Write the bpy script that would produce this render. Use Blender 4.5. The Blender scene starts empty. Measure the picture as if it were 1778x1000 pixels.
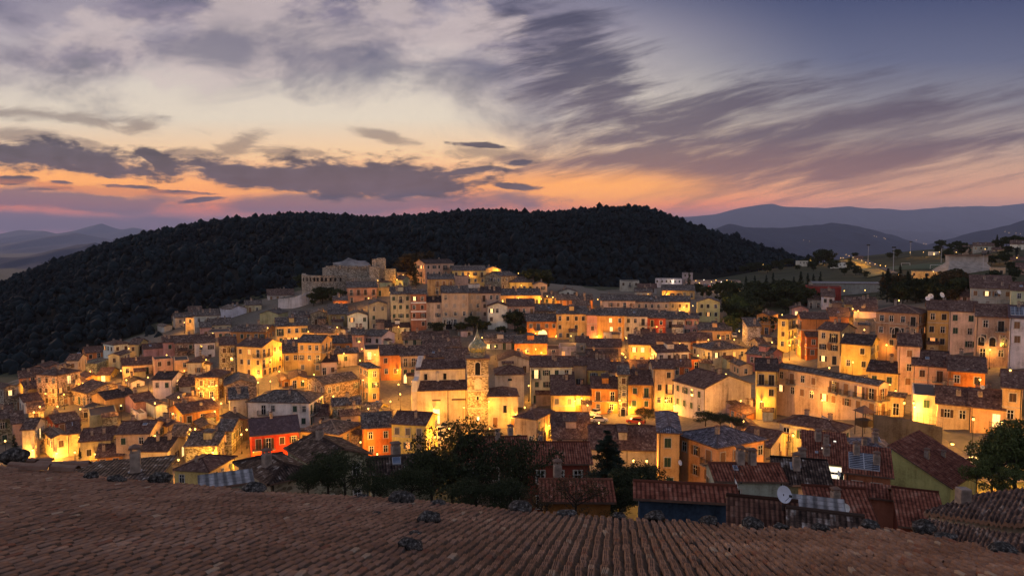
# Hill town at dusk, seen over a tiled roof
HAZE, SKYS = 2.7e-5, 1.15
TABLE = """
# left slope, A
-14 6 30 674 716 gl.b stone at the far left end of the town
8 25 44 691 713 gl.b stone annex low, left of the small white gable house
32 45 71 676 702 gr.b ochre with green shutters above the small white gable house
29 42 71 698 719 gr.r white small gable, beside the brightest lamp at the left edge
33 34 63 657 669 gr.b orange low, glowing, at the left rim below the wood
63 98 139 652 706 h.b peachstone big hipped, above the left alley lamps
40 58 78 648 662 gr.b tan behind the big hipped house at left
56 78 100 637 656 gr.r pink low, against the dark wood behind hipped house
97 115 134 637 657 gr.b tan small with wide dormer roof, behind the hipped house
115 135 151 626 651 gl.b cream at the wood edge, lit on one side
143 150 178 613 626 gr.r orange low red-tiled, at the wood edge
179 197 225 599 624 h.b bluewhite hipped, rising beside the terrace house
148 168 188 631 654 f.g stone flat-topped with a walled terrace, on the left slope
188 207 226 617 643 gr.b cream narrow, lit yellow along one wall, on the left slope
224 240 257 598 626 gl.b yellow tall, squeezed beside the pink house
246 250 284 606 629 gr.r pink with dark tall windows, below the wood
283 283 304 595 623 gr.b pink narrow end of the long row, d=9
304 304 339 596 623 gr.b stone middle of the long row above the left slope
339 339 373 596 627 gr.b white two-window-wide end of the long row
211 213 264 636 661 gr.r cream with a deep brown roof below the pink house vt=624
264 268 300 624 655 f.d pink flat terrace, in front of the long row
300 303 328 626 653 f.g peach flat-topped beside a glaring wall lamp
325 350 364 629 652 h.r cream small hipped below the white row end
169 190 207 651 662 gl.r yellow low wedge-roofed, glowing gable, left slope
116 130 152 663 679 gl.r mauve low double-roofed, in the middle of left slope
140 152 170 655 668 gl.r orange low, directly behind the mauve house
124 151 222 683 706 gl.b ochrestone wide gable, tiled roof spilling to both sides
91 104 124 687 706 gl.b stone small gable beside the bright left alley
217 228 251 664 675 gl.d white tiny gable, in the middle of the left slope
265 297 320 659 691 gl.d white double-roofed with balcony, lit yellow on its side
159 184 234 694 723 gr.d ochre with one bright window and long side wall
138 160 181 708 729 f.g stone flat roof terrace full of pots
217 235 268 698 722 gr.r pink blank side wall, left slope
254 271 291 704 728 gl.b greywhite plain, joined to the pink blank wall
227 240 255 718 730 f.g greywhite low block below the blank pink wall
291 312 352 697 713 gl.b tan broad gable behind the big orange house
293 318 380 718 752 gr.r orange long, balcony, red roof, lower left slope
267 291 318 740 776 gl.r peach step down from the long orange house
# lower left, B
-12 -11 22 729 776 gr.b stone cut by the left picture edge, lower row
20 22 40 736 777 gr.b tan shadowed, left lower row beside a conifer
38 58 79 745 800 gl.b creampink tall narrow, first above the near roof ridge
78 96 138 735 757 gr.b redbrown with white-framed shutters, left lower slope
75 91 118 760 798 gl.b cream gable, lit by a doorway lantern, lower left
118 119 138 754 794 gr.r olive narrow, red roof with skylight, lower left
138 192 209 763 797 gl.r olive wide with long balcony, above the yellow end wall
201 258 285 752 797 gl.r peach wide with one balcony, under a broad red roof
168 213 224 790 803 gl.r orange low, pinkish roof, below the peach house
242 290 323 783 814 gl.d cream low, under a black roof, lit side
296 320 338 757 784 gl.g stone with plants on its balcony, lower left
322 377 402 773 807 gl.g creamstone patched roofs and a wall lantern, left of red house
376 402 422 748 792 gl.g stone bare rubble walls, left of the red house
337 350 376 742 762 gl.g stone low tangle of roofs behind the patched house
385 402 432 733 772 gl.d dark unlit black-roofed, left of the long white house
303 362 408 818 836 h.r yellow low under a wide red hipped roof D=120
# upper left, C
534 536 552 517 527 gr.g greywhite tiny, below the castle bastion
462 465 510 513 523 gr.b greywhite roof only, along the wood below the castle
424 426 454 530 544 gr.g cream lit corner, at the wood edge left of castle
382 400 428 537 553 gl.g bluewhite plain tall gable, left of castle slope
337 337 382 549 579 gr.g greywhite broad with pale shutters, upper left
320 322 338 551 576 gr.g cream narrow, joined to the broad pale-shuttered house
326 328 350 541 551 gr.b yellow peeping glow, highest left beside the wood
300 304 320 552 571 gr.g cream at the wood edge above a lit lane
273 285 299 567 578 gl.g grey plain low, at the wood edge
298 300 321 557 567 gr.b yellow low, glowing under a flat roof at wood edge
346 348 366 569 586 gr.g pink narrow, beside the cream terrace house
364 364 401 565 578 gr.g cream set back on a railed terrace
363 363 401 577 590 f.g peach terrace base with small arches
401 462 480 576 591 gl.g orange under the widest dark roof, upper left
451 482 500 545 562 gr.g olive blank gable wall, upper left
478 480 534 567 615 gr.g yellow tall with green balcony doors, brightest facade
508 508 539 551 562 gr.g white box set on the yellow house behind
538 540 568 545 566 gl.g stone grey gable, above the yellow tall house
569 571 604 546 571 s.g ochreolive with sloping roofline, below the castle
604 604 638 548 576 gl.g white with dotted little windows, gable front
641 641 672 529 574 gl.g olive with three green shutters up its gable
525 579 597 578 593 gl.g peach long low-eaved, right of the yellow tall house
492 492 519 613 646 s.g yellow sloping-topped block, beside the parked cars ramp
517 557 577 595 652 gl.g yellowochre tall with roof balconies and white side wall
556 560 622 616 641 gr.g cream wide, right of the yellow ochre block
556 556 585 629 652 gr.d cream low porch block with an iron balcony
576 578 612 596 613 gr.g orange recessed under dark eaves, mid slope
611 612 632 582 613 gr.g pink tall narrow, left of the pale balconied house
632 662 686 584 609 gl.g creamwhite with railed balcony and plain side gable
631 633 662 607 639 f.g cream lower storey with two lit windows
411 454 490 603 656 gl.r yellow big block standing over the lit square, two balconies
380 382 410 600 657 gr.r stone brown rubble tower house, left of yellow block
339 378 402 655 696 h.r brownstone hipped, over the lane of lanterns
309 311 340 670 686 gr.b cream low, left of the hipped lane house
320 322 340 657 664 h.r brown shed-like, before the cream hipped house
391 391 445 670 702 gl.g stone blank grey gable, behind the long white house
# centre left, D
430 537 562 699 744 h.g white long with three green balcony doors
399 399 430 694 737 gr.g grey plain end of the long white house
436 436 519 757 803 gr.p red bright red facade with two balconies and lanterns
520 587 628 754 792 h.g creamyellow wide hipped, right of the bright red house
482 490 506 661 673 gl.r orange low hip, above the long white house
504 504 533 658 676 gl.r ochre block with one tiny window
533 564 624 668 702 gr.g stone dark rubble, behind the tall star-like lamp
624 640 659 640 699 h.g ochre corner, lit, right of the star-like lamp
543 545 571 722 737 gr.r grey tiny red-roofed, between white and stone houses
622 652 674 717 737 gl.g yellow low, tiled roof beside the square
628 630 680 744 795 gr.g redorange narrow, between two yellow houses
680 738 760 738 799 gl.r yellow three floors, grey shutters, below the church
# top centre, E
690 690 718 474 488 f.g yellow glowing low wall house, beside the castle conifer
680 699 711 486 502 gl.g creamgreen lit yellow gable, left of the conifer
657 659 680 490 505 gr.g creamgreen shaded, below the castle tower
654 678 694 500 515 f.g yellow flat terrace with two lit windows
603 603 654 500 528 gr.g pinkorange with railed balconies, below the castle wall
577 579 603 522 546 gr.g orange small, glowing, left below castle
720 738 788 458 494 gr.d tan highest large block, right of the conifer
743 743 788 485 514 gr.g tanorange with two dark balcony doors, near the top
786 786 842 470 495 gr.g yellow brightest facade on the hilltop
842 842 870 468 482 gl.g yellow small end of the hilltop row
841 870 898 480 507 gr.g stone grey gable with one white window
867 900 910 462 476 gl.b stone dark, farthest behind on the hilltop
884 885 926 490 507 gr.g yellow long low, hilltop end
926 926 950 494 516 gl.g yellowcream last of the hilltop row
788 790 813 480 504 f.g tan plain square block, hilltop
812 813 833 494 510 f.g greywhite roof terrace, hilltop middle
868 868 938 513 531 gr.g yellow long, dark-windowed, under the hilltop row
679 679 713 511 575 gr.g cream tall with two green-shuttered windows
713 713 740 511 575 gr.g brickred tall, with white stripes, upper middle
740 740 768 525 572 gr.d cream four-windowed, right of the striped house
767 767 813 509 573 gr.g tanpink broad with closed pale shutters
813 813 836 509 562 gr.g tan slim, joined to the pale-shuttered block
836 836 869 509 562 gr.d tan right end of the tall upper row
768 768 791 551 574 f.g grey bare archway block under the upper row
847 847 881 532 572 gl.r white gable front with one shining window
881 881 928 532 572 gr.r tan long wing behind the dark garden tree
915 915 969 558 588 gr.g orange with a bright arch, above the bell tower's roofs
926 928 976 540 554 gr.g tanstone set behind the orange arch house
670 670 711 569 581 gr.d white low annex under the tall cream house
795 795 821 574 584 gr.g grey hut among the shrubs above the church
700 700 780 590 600 gr.b tan long low roof behind the church square
661 661 697 617 662 gr.b orange facing the church square, arched doors
696 696 738 618 667 gr.b peach with arcade and balcony beside the church facade
742 742 773 621 642 gr.b yellow low behind the church facade d=12
775 775 816 622 642 gr.b tan roof slope just behind the church nave d=12
842 842 897 595 607 gr.g grey wide, right of the bell tower dome
892 894 950 596 618 gr.g orange glowing curved wall right of the dome
# centre right, G H
864 866 920 626 650 gl.r creamgrey rounded gable behind the apse
920 922 993 637 702 gr.r creamwhite with big corner balcony, one window shining
993 994 1020 634 688 gr.r peach slim, right of the balcony corner house
893 931 960 728 778 h.r creamyellow gabled, half in shade, below church apse
958 960 1026 761 782 gr.r cream low under one large tilted roof vt=716
967 967 1019 545 591 gr.g yellow left end of the orange row
1019 1019 1037 547 591 gr.g pink slimmest in the orange row
1037 1037 1084 548 591 gr.g yelloworange with one blazing window, in the row
1084 1084 1124 549 586 gr.g creamwhite pale front in the orange row
1124 1124 1156 552 582 gr.g darkred with dark balcony, in the row
1156 1156 1189 554 583 gr.g creamgrey railed balcony, near the row's right end
1189 1189 1213 553 584 gr.g pink right end of the row
1213 1213 1270 573 592 gr.g creamorange low, after the row, by parked cars
1044 1044 1103 522 547 gr.g cream left half of the upper right row
1103 1103 1162 524 547 gr.g creamtan middle of the upper right row
1162 1162 1198 524 547 gr.g greytan lamp-lit end of the upper right row
1077 1077 1110 488 506 f.g grey square top block, above the upper right row
1106 1108 1140 500 509 gr.r grey behind the upper right row, red roof
1103 1103 1132 507 525 gr.g grey attic house over the upper right row
1150 1150 1206 504 517 gr.g yellow glowing, top right of old town
1211 1211 1250 524 565 gl.g creamyellow lone gable tower-like, right rim of old town
971 971 1002 507 513 gl.g white pale shed, alone before the wood
945 945 967 517 526 gr.g yellow low, lit lane side, before the wood
967 967 1029 521 531 gr.g orange long low roof, before the wood
995 995 1023 530 538 gr.g brown plain block over the orange row
950 950 972 606 620 f.g mauve low terrace, right of glowing curved wall
971 972 1000 602 624 f.g lilac flat roof with satellite dish
1048 1048 1080 577 593 f.g greywhite blank wall under the orange row
1000 1000 1022 594 613 gr.r grey one square lit window, mid slope
1020 1020 1079 602 618 gr.r tan long brown roof below the blank wall
1019 1019 1073 624 642 gr.d yellow dark-roofed, left of the bright alley
1091 1093 1138 598 634 gr.r yellow right of the bright alley, two white windows
1111 1114 1137 581 596 gr.r ochre little block on top of yellow house
1138 1138 1199 592 610 gr.r cream long red-roofed, below the red row house
1199 1199 1236 592 606 gr.r orange continuation of the long red roof
1121 1140 1196 612 642 gr.r white gable with wide red roof and chimneys
1203 1236 1297 608 642 h.g cream wide hipped, with shaded side, right centre
1196 1198 1238 624 642 f.d redorange flat black terrace, right centre
1127 1135 1171 640 716 gr.r creamolive tall, orange lower storey, beside orange box house
1170 1170 1199 636 652 gr.r orangered sliver behind the big white gable
1022 1022 1059 642 692 gr.r yellow narrow-roofed, above the balcony orange house
1059 1059 1090 646 692 gr.r cream joined above the alley
1027 1028 1075 674 722 gr.r orange with two iron balconies, facing parked cars
958 958 999 686 727 s.r yellow wall flooded by a lamp, left of parked cars
998 998 1027 686 720 gr.r orange slim, beside lamp-flooded wall
1091 1091 1133 667 719 gr.r orangeyellow box with long front roof, facing the car park d=13 vt=642
1091 1093 1127 640 652 gr.r tan small roof behind the orange box house
1074 1074 1091 650 724 gr.g stone dark alley end with arch
1170 1222 1304 675 730 gl.r bigwhite tall, blank gable, balcony
1025 1025 1142 779 818 gr.r cream barn under a broad plain roof d=16 vt=738
1142 1144 1180 750 850 h.s apricot tower part of the slate-roofed villa D=104
1176 1245 1328 777 850 h.s apricot curved villa under slate roof D=101
1283 1336 1373 776 806 gl.r yellowcream red metal roof, beside slate villa D=112
1268 1285 1320 745 755 gl.r peach low pinkish roof behind slate villa
1267 1298 1338 720 733 gl.r orange small hut below big white gable
1314 1314 1350 643 730 gr.d yellow two planted balconies over a lit street
1349 1524 1542 669 722 gl.g creampeach longest tiled, many balconies, right side vl=637 D=132
1354 1455 1476 750 770 h.r creamgrey widest dark red roof, right centre vl=732 D=112
1398 1398 1470 800 834 s.r olive red metal roof with four skylights D=84 vt=752
1472 1498 1562 790 815 h.s ochre dark slate hip, beside solar roof D=88
1468 1468 1546 819 840 s.r brickred roof carrying a solar array D=74 vt=777
1546 1650 1695 845 892 s.r yellowgreen large sheer wall, split red roof D=78 vt=778
1542 1568 1638 911 935 gr.r redbrown low dark red roof, below the yellow green house D=56 vt=851
1110 1110 1274 862 915 gr.r blue dark blue wall, long pinkish roof D=44 vt=848
1208 1246 1360 833 866 gr.r mintgreen red tiles, pale gable end, skylight D=62 vt=806
1345 1350 1440 838 866 gr.t olive blotchy dark tiles beside mint house D=63 vt=796
1275 1275 1378 912 935 gr.n brown mossy brown tiles just past the near roof D=34 vt=866
1372 1374 1457 890 908 s.m grey shed under ribbed grey sheet roofing D=40 vt=868
1380 1380 1490 920 940 gr.t darkstone black mossy tiles just past near roof D=32 vt=894
1377 1414 1512 893 915 gr.r apricot fresh red tiles and small yellow gable D=50 vt=846
1440 1440 1556 853 872 s.r brickred long shallow red roof with antennas D=63 vt=837
# right hillside, I
1314 1336 1351 548 582 gr.r orange balconies full of flowers, street corner
1351 1368 1386 554 612 h.r yellow tall, balconies over the glowing street
1385 1392 1438 553 624 gr.r orange tall sheer wall above the glowing street
1438 1438 1474 549 572 gr.r orange low wing behind the tall sheer wall
1392 1401 1422 584 627 gr.r orangered narrow, squeezed along the glowing street
1421 1459 1485 575 636 gl.r creamyellow with painted oval between its windows
1461 1512 1526 600 650 gl.d ochre dark recessed terrace, lit side wall
1458 1500 1521 622 650 f.d cream lower block of the terrace house
1483 1483 1523 540 558 s.r pinkwhite blank sloping wall, left of brick palace
1484 1484 1522 558 582 f.g tan blank lower wall, left of brick palace
1521 1596 1612 545 624 h.r brickpink palace, big arched window
1611 1611 1650 538 618 gr.r ochre with three wide dark shutters stacked
1649 1649 1697 540 617 gr.r creamwhite with lit terrace and plants
1696 1696 1755 549 642 gr.r tan with three arched openings in a line
1754 1754 1806 551 642 gr.p white solar panels on its roof, right picture edge
1756 1756 1806 504 538 gr.r cream top right, cut by the picture edge
1640 1640 1669 511 525 s.r grey low wall house with satellite dishes
1668 1668 1700 515 527 s.r pink sloping little wall behind brick palace
1686 1686 1758 500 532 s.r grey long sloping roofline, upper right
1561 1561 1598 600 687 gr.r creampink orange shutters one above another, slim
1507 1560 1569 649 687 gl.d yellow low under a broad dark roof, right side
1586 1586 1648 634 692 gr.r creampeach pair of white windows, above lamp-lit wall
1647 1648 1711 643 697 gr.r deeporange dark shutter, right side
1586 1586 1629 684 740 f.g cream glaring lamp-lit wall with roof garden
1628 1628 1687 700 748 gr.r peach two shutters, along the lower right street
1686 1686 1743 706 752 gr.r creamorange balcony and lit window, lower right street
1742 1742 1776 672 752 gr.r peachyellow round window, lower right edge
1516 1570 1573 690 724 gl.g peach small, balcony, right end of longest house
1400 1400 1461 497 532 f.r deepred big blank block, below grey sports hall
1403 1403 1428 520 536 gr.b grey below the red block
1427 1427 1449 515 538 s.r white angular modern, beside black awning
1440 1440 1469 527 540 f.g cream low, right of the white modern house
1468 1468 1521 528 544 gr.b yellow glowing arcaded, upper right
1371 1375 1404 536 550 gl.r pink small, right of the dark park
1289 1299 1321 567 602 s.g greystone tall blank wall, right of park trees
1302 1320 1357 598 608 gr.b tan low brown roof under the orange street corner
1296 1334 1359 618 647 gl.g rosepink two tiny windows, grey tiled roof
1267 1285 1307 635 654 gl.g peachtan low, left of the rose-pink house
# far
1404 1412 1528 492 512 gr.m greyhall sports hall under wide pale metal roof D=335 p=.1
1755 1755 1795 424 441 gr.b white far right corner, on the skyline ridge D=430
1644 1644 1665 437 444 gr.b yellow tiny, lit, left of skyline lamps D=560
1720 1720 1746 465 481 f.g tan box, right of the grandstand D=320
1581 1583 1638 471 485 f.d yellow long lit pavilion before the football pitch D=360
1442 1442 1470 456 464 f.g white tiny flat, beside the lit hillside road D=560
1484 1484 1499 448 457 gr.b brickred tiny, right of the lit hillside road D=640
1690 1690 1728 427 441 gr.b grey dim, under two skyline lamps D=470
1706 1706 1736 440 449 gr.g grey low pale roof under skyline lamps D=440
1382 1382 1404 453 460 f.g greywhite lone hut at the end of the lit field D=590
1138 1138 1184 484 494 f.g white flat lit hall, left of the sparkling car park D=440
1190 1190 1286 487 494 f.g tan long low wall of the sparkling car park D=450
1185 1185 1203 474 486 f.g grey narrow, behind a conifer by the car park D=455
# near, centre
645 645 752 824 842 gr.t greytan mossy grey tiles half hidden by bushes D=58 vt=797
415 470 546 838 856 h.t stone broken stone-grey roof left of the bushes D=60
500 545 640 806 830 gl.t stone brown tiles behind the bushes D=75
355 355 431 846 858 s.m grey low white-ribbed metal roof at the near roof's rim D=46 vt=837
800 800 918 802 850 gr.r brown dark red roof behind the blurred trees D=84 vt=762
918 918 1024 804 850 gr.r redbrown dark red roof with stepped black parapet D=80 vt=769
945 945 1060 868 910 gr.r brickorange low brown roof behind the bare branches D=50 vt=835
88 262 300 838 870 q.t yellowend mossy tiles and plain yellow gable wall D=44 vt=794
576 578 626 705 738 gr.g stone low patched, below the starburst lamp vt=692
152 155 204 722 745 f.g olive low blank wall below the flat roof terrace
735 735 800 603 616 gr.b tan long tiled roof between upper shrubs and church d=12
590 592 622 722 745 gr.b peach low, between the wide hipped house and the square
48 50 76 716 735 gr.b stone low, between left alley and the lower roofs
1725 1725 1752 434 446 gr.b cream half lit, on the far slope below the ridge D=440
1752 1752 1778 452 464 gr.r tan far slope, above the grandstand's end D=380
1672 1672 1690 430 440 gr.b tan small, left of the two skyline lamps D=500
1612 1612 1632 437 444 f.g greywhite tiny flat, at the pitch's far corner D=560
1765 1765 1800 466 486 gr.r tanpink far slope at the picture edge above the cream top house D=300
"""
import bpy, math, random
import numpy as np
from mathutils import Vector, Matrix
from mathutils.bvhtree import BVHTree
rnd = random.Random(7)
npr = np.random.default_rng(7)
C = bpy.context.scene.collection
SC = bpy.context.scene
F, CX, CY = 1250.0, 889.0, 500.0
PITCH = math.atan(80 / F)
CP, SP = math.cos(PITCH), math.sin(PITCH)

def ray(u, v):
    """direction of the sight line, scaled so that its y component is 1"""
    x, yu = (u - CX) / F, (CY - v) / F
    d = Vector((x, CP + yu * SP, -SP + yu * CP))
    return d / d.y

def at(u, v, D):
    return ray(u, v) * D

# ---------------------------------------------------------------- terrain
GP = [(0,775,160),(200,800,150),(330,815,140),(480,805,145),(640,795,150),(900,780,150),(1050,745,160),(880,740,168),(760,738,168),(1170,735,160),
(1230,850,105),(1650,890,85),(1000,850,110),(20,720,190),(130,705,200),(230,700,195),(330,690,190),(460,665,200),(400,700,180),(620,700,180),(760,690,190),(690,735,167),
(640,640,212),(760,650,207),(60,668,215),(160,655,222),(240,630,240),(300,625,237),(420,600,242),(510,610,228),(560,612,226),(600,575,250),(730,575,247),(880,600,237),
(940,545,268),(820,540,264),(1000,582,243),(1100,582,243),(1010,612,224),(1090,660,198),(1200,602,238),(1240,560,262),(340,590,264),(430,555,282),(530,532,296),
(560,514,306),(650,500,302),(720,510,292),(850,510,292),(1150,540,288),(1330,600,230),(1400,590,225),(1400,640,188),(1420,720,150),(1310,720,152),(1500,740,128),
(1600,738,124),(1750,745,115),(1480,620,182),(1560,640,168),(1700,640,152),(1778,600,158),(1470,548,235),(1500,522,290),(1650,512,260),(1720,495,240),
(1300,560,268),(1350,522,312),(1300,490,410),(1200,500,430),(1465,515,330),(1600,500,330),(1700,480,310),(1560,470,430),(1480,470,500),(1350,462,600),
(1470,448,700),(1530,468,540),(1600,460,470),(1720,440,430),(1760,427,455),(1650,440,540),(1600,433,720),(0,640,300),(120,600,330),(260,545,345),(400,510,372),(600,485,370),(850,475,370),(1000,500,370)]
P = [tuple(at(u, v, D)) for u, v, D in GP]
P += [(0,-60,-3),(-90,-60,-4),(90,-60,0),(0,0,-9),(-30,0,-10),(30,0,-8),(0,40,-23),(-60,40,-27),(60,40,-22),(0,75,-35),(-60,80,-40),(60,75,-33),
      (-160,120,-48),(-260,200,-60),(-600,800,-130),(0,1300,-110),(900,1200,-50),(-900,300,-140),(700,300,5),(400,150,2),(300,40,0),(-300,-100,-20),(500,-200,10),
      (-200,600,-75),(150,700,-50),(-1500,-300,-160),(1500,800,-20),(0,2200,-190),(-1500,2000,-190),(1800,2200,-150),(-300,0,-40)]
P = np.array(P)
_d = np.linalg.norm(P[:, None, :2] - P[None, :, :2], axis=2)
_A = np.zeros((len(P) + 3,) * 2)
_A[:len(P), :len(P)] = _d - 4.0 * np.eye(len(P))
_A[:len(P), len(P)] = 1; _A[:len(P), len(P) + 1:] = P[:, :2]
_A[len(P), :len(P)] = 1; _A[len(P) + 1:, :len(P)] = P[:, :2].T
_w = np.linalg.solve(_A, np.concatenate([P[:, 2], [0, 0, 0]]))

def ground_z(x, y):
    x, y = np.atleast_1d(np.asarray(x, float)), np.atleast_1d(np.asarray(y, float))
    q = np.stack([x.ravel(), y.ravel()], 1)
    out = np.empty(len(q))
    for i in range(0, len(q), 20000):
        b = q[i:i + 20000]
        d = np.linalg.norm(b[:, None] - P[None, :, :2], axis=2)
        out[i:i + 20000] = d @ _w[:len(P)] + _w[len(P)] + b @ _w[len(P) + 1:]
    r = np.hypot(q[:, 0], q[:, 1])
    t = np.clip((r - 1100) / 1200, 0, 1); t = t * t * (3 - 2 * t)
    return (out * (1 - t) - 230 * t).reshape(x.shape)
gz = lambda x, y: float(ground_z(x, y)[0])
_Ds = np.concatenate([np.arange(24, 300, 1.0), np.arange(300, 900, 3.0)])

def on_ground(u, v):
    d = ray(u, v)
    z = ground_z(d.x * _Ds, _Ds)
    below = np.nonzero(d.z * _Ds <= z)[0]
    D = _Ds[below[0]] if len(below) else 600.0
    return Vector((d.x * D, D, gz(d.x * D, D)))

# ---------------------------------------------------------------- node helpers
class N:
    """a float socket with arithmetic"""
    def __init__(s, nt, sock): s.nt, s.s = nt, sock
    def _m(s, op, a=None, b=None, clamp=False):
        n = s.nt.nodes.new('ShaderNodeMath'); n.operation = op; n.use_clamp = clamp
        for i, x in enumerate((s, a, b)):
            if x is None: continue
            if isinstance(x, N): s.nt.links.new(x.s, n.inputs[i])
            else: n.inputs[i].default_value = x
        return N(s.nt, n.outputs[0])
    def __add__(s, o): return s._m('ADD', o)
    __radd__ = __add__
    def __sub__(s, o): return s._m('SUBTRACT', o)
    def __rsub__(s, o): return s._m('MULTIPLY', -1.0) + o
    def __mul__(s, o): return s._m('MULTIPLY', o)
    __rmul__ = __mul__
    def __truediv__(s, o): return s._m('DIVIDE', o)
    def sm(s, a, b):
        n = s.nt.nodes.new('ShaderNodeMapRange'); n.interpolation_type = 'SMOOTHSTEP'
        s.nt.links.new(s.s, n.inputs[0]); n.inputs[1].default_value = a; n.inputs[2].default_value = b
        return N(s.nt, n.outputs[0])
def vec(nt, x, y, z=0.0):
    n = nt.nodes.new('ShaderNodeCombineXYZ')
    for i, q in enumerate((x, y, z)):
        if isinstance(q, N): nt.links.new(q.s, n.inputs[i])
        else: n.inputs[i].default_value = q
    return n.outputs[0]
def sep(nt, v):
    n = nt.nodes.new('ShaderNodeSeparateXYZ'); nt.links.new(v, n.inputs[0])
    return [N(nt, o) for o in n.outputs]
def noise(nt, v, scale, detail=4, rough=.55, dist=0.0):
    n = nt.nodes.new('ShaderNodeTexNoise'); n.inputs['Scale'].default_value = scale
    n.inputs['Detail'].default_value = detail; n.inputs['Roughness'].default_value = rough; n.inputs['Distortion'].default_value = dist
    if v is not None: nt.links.new(v, n.inputs['Vector'])
    return N(nt, n.outputs['Fac'])
def ramp(nt, fac, stops):
    n = nt.nodes.new('ShaderNodeValToRGB'); e = n.color_ramp.elements
    while len(e) < len(stops): e.new(.5)
    for el, (p, c) in zip(e, stops):
        el.position = p; el.color = (*c, 1)
    nt.links.new(fac.s, n.inputs[0]); return n.outputs[0]
def mixc(nt, fac, a, b, mode='MIX'):
    n = nt.nodes.new('ShaderNodeMix'); n.data_type = 'RGBA'; n.blend_type = mode
    for sock, q in ((n.inputs[0], fac), (n.inputs[6], a), (n.inputs[7], b)):
        if isinstance(q, N): nt.links.new(q.s, sock)
        elif isinstance(q, (int, float)): sock.default_value = q
        elif isinstance(q, tuple): sock.default_value = (*q, 1)
        else: nt.links.new(q, sock)
    return n.outputs[2]
def srgb(r, g, b):
    f = lambda c: c / 12.92 if c <= .04045 else ((c + .055) / 1.055) ** 2.4
    return (f(r / 255), f(g / 255), f(b / 255))

def new_mat(name, rough=.9, spec=.2):
    m = bpy.data.materials.new(name); m.use_nodes = True
    b = m.node_tree.nodes['Principled BSDF']
    b.inputs['Roughness'].default_value = rough
    b.inputs['Specular IOR Level'].default_value = spec
    return m, m.node_tree, b
def flat(name, col, rough=.8, spec=.3, emit=0, ecol=None, metal=0, vary=.25, scale=3.0):
    m, nt, b = new_mat(name, rough, spec)
    b.inputs['Metallic'].default_value = metal
    if vary and not emit:
        tc = nt.nodes.new('ShaderNodeTexCoord')
        f = noise(nt, tc.outputs['Object'], scale, 5)
        nt.links.new(ramp(nt, f, [(.3, tuple(c * (1 - vary) for c in col)), (.7, tuple(c * (1 + vary) for c in col))]), b.inputs['Base Color'])
    else:
        b.inputs['Base Color'].default_value = (*col, 1)
    if emit:
        b.inputs['Emission Color'].default_value = (*(ecol or col), 1); b.inputs['Emission Strength'].default_value = emit
    return m
def bump(nt, b, h, strength, dist):
    n = nt.nodes.new('ShaderNodeBump'); n.inputs['Strength'].default_value = strength; n.inputs['Distance'].default_value = dist
    nt.links.new(h.s, n.inputs['Height']); nt.links.new(n.outputs[0], b.inputs['Normal'])

def plaster_mat(name, stone):
    m, nt, b = new_mat(name, .92, .15)
    oi = nt.nodes.new('ShaderNodeObjectInfo'); tc = nt.nodes.new('ShaderNodeTexCoord')
    o = tc.outputs['Object']; x, y, z = sep(nt, o)
    rv = N(nt, oi.outputs['Random']) * 40.0
    ov = nt.nodes.new('ShaderNodeVectorMath'); ov.operation = 'ADD'; nt.links.new(o, ov.inputs[0]); nt.links.new(vec(nt, rv, rv, rv), ov.inputs[1])
    big = noise(nt, ov.outputs[0], .28, 5, .62)
    st = noise(nt, vec(nt, x * 1.6 + rv, y * 1.6, z * .16), 1.0, 4, .6)          # rain streaks
    fine = noise(nt, ov.outputs[0], 5.0, 3)
    k = big * .75 + st * .5 + fine * .3 + .2
    if stone:
        v = nt.nodes.new('ShaderNodeTexVoronoi'); v.inputs['Scale'].default_value = 2.6
        nt.links.new(vec(nt, x, y, z * 1.7), v.inputs['Vector'])
        cell = sep(nt, v.outputs['Color'])[0]
        k = k * (cell * .7 + .6)
        edge = N(nt, v.outputs['Distance'])
        bump(nt, b, edge * -1.0 + fine * .4, .5, .12)
    else:
        # patches of fallen plaster show the rubble behind
        bump(nt, b, fine + st, .25, .04)
    col = mixc(nt, 1.0, oi.outputs['Color'], ramp(nt, k * .5, [(.38, (.38, .34, .30)), (.47, (.80, .78, .75)), (.53, (.98, .97, .95)), (.62, (1.18, 1.16, 1.12))]), 'MULTIPLY')
    if not stone:
        pat = noise(nt, ov.outputs[0], .7, 6, .7).sm(.66, .71)
        col = mixc(nt, pat * .45, col, (.26, .22, .18))
    nt.links.new(col, b.inputs['Base Color'])
    return m

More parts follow.
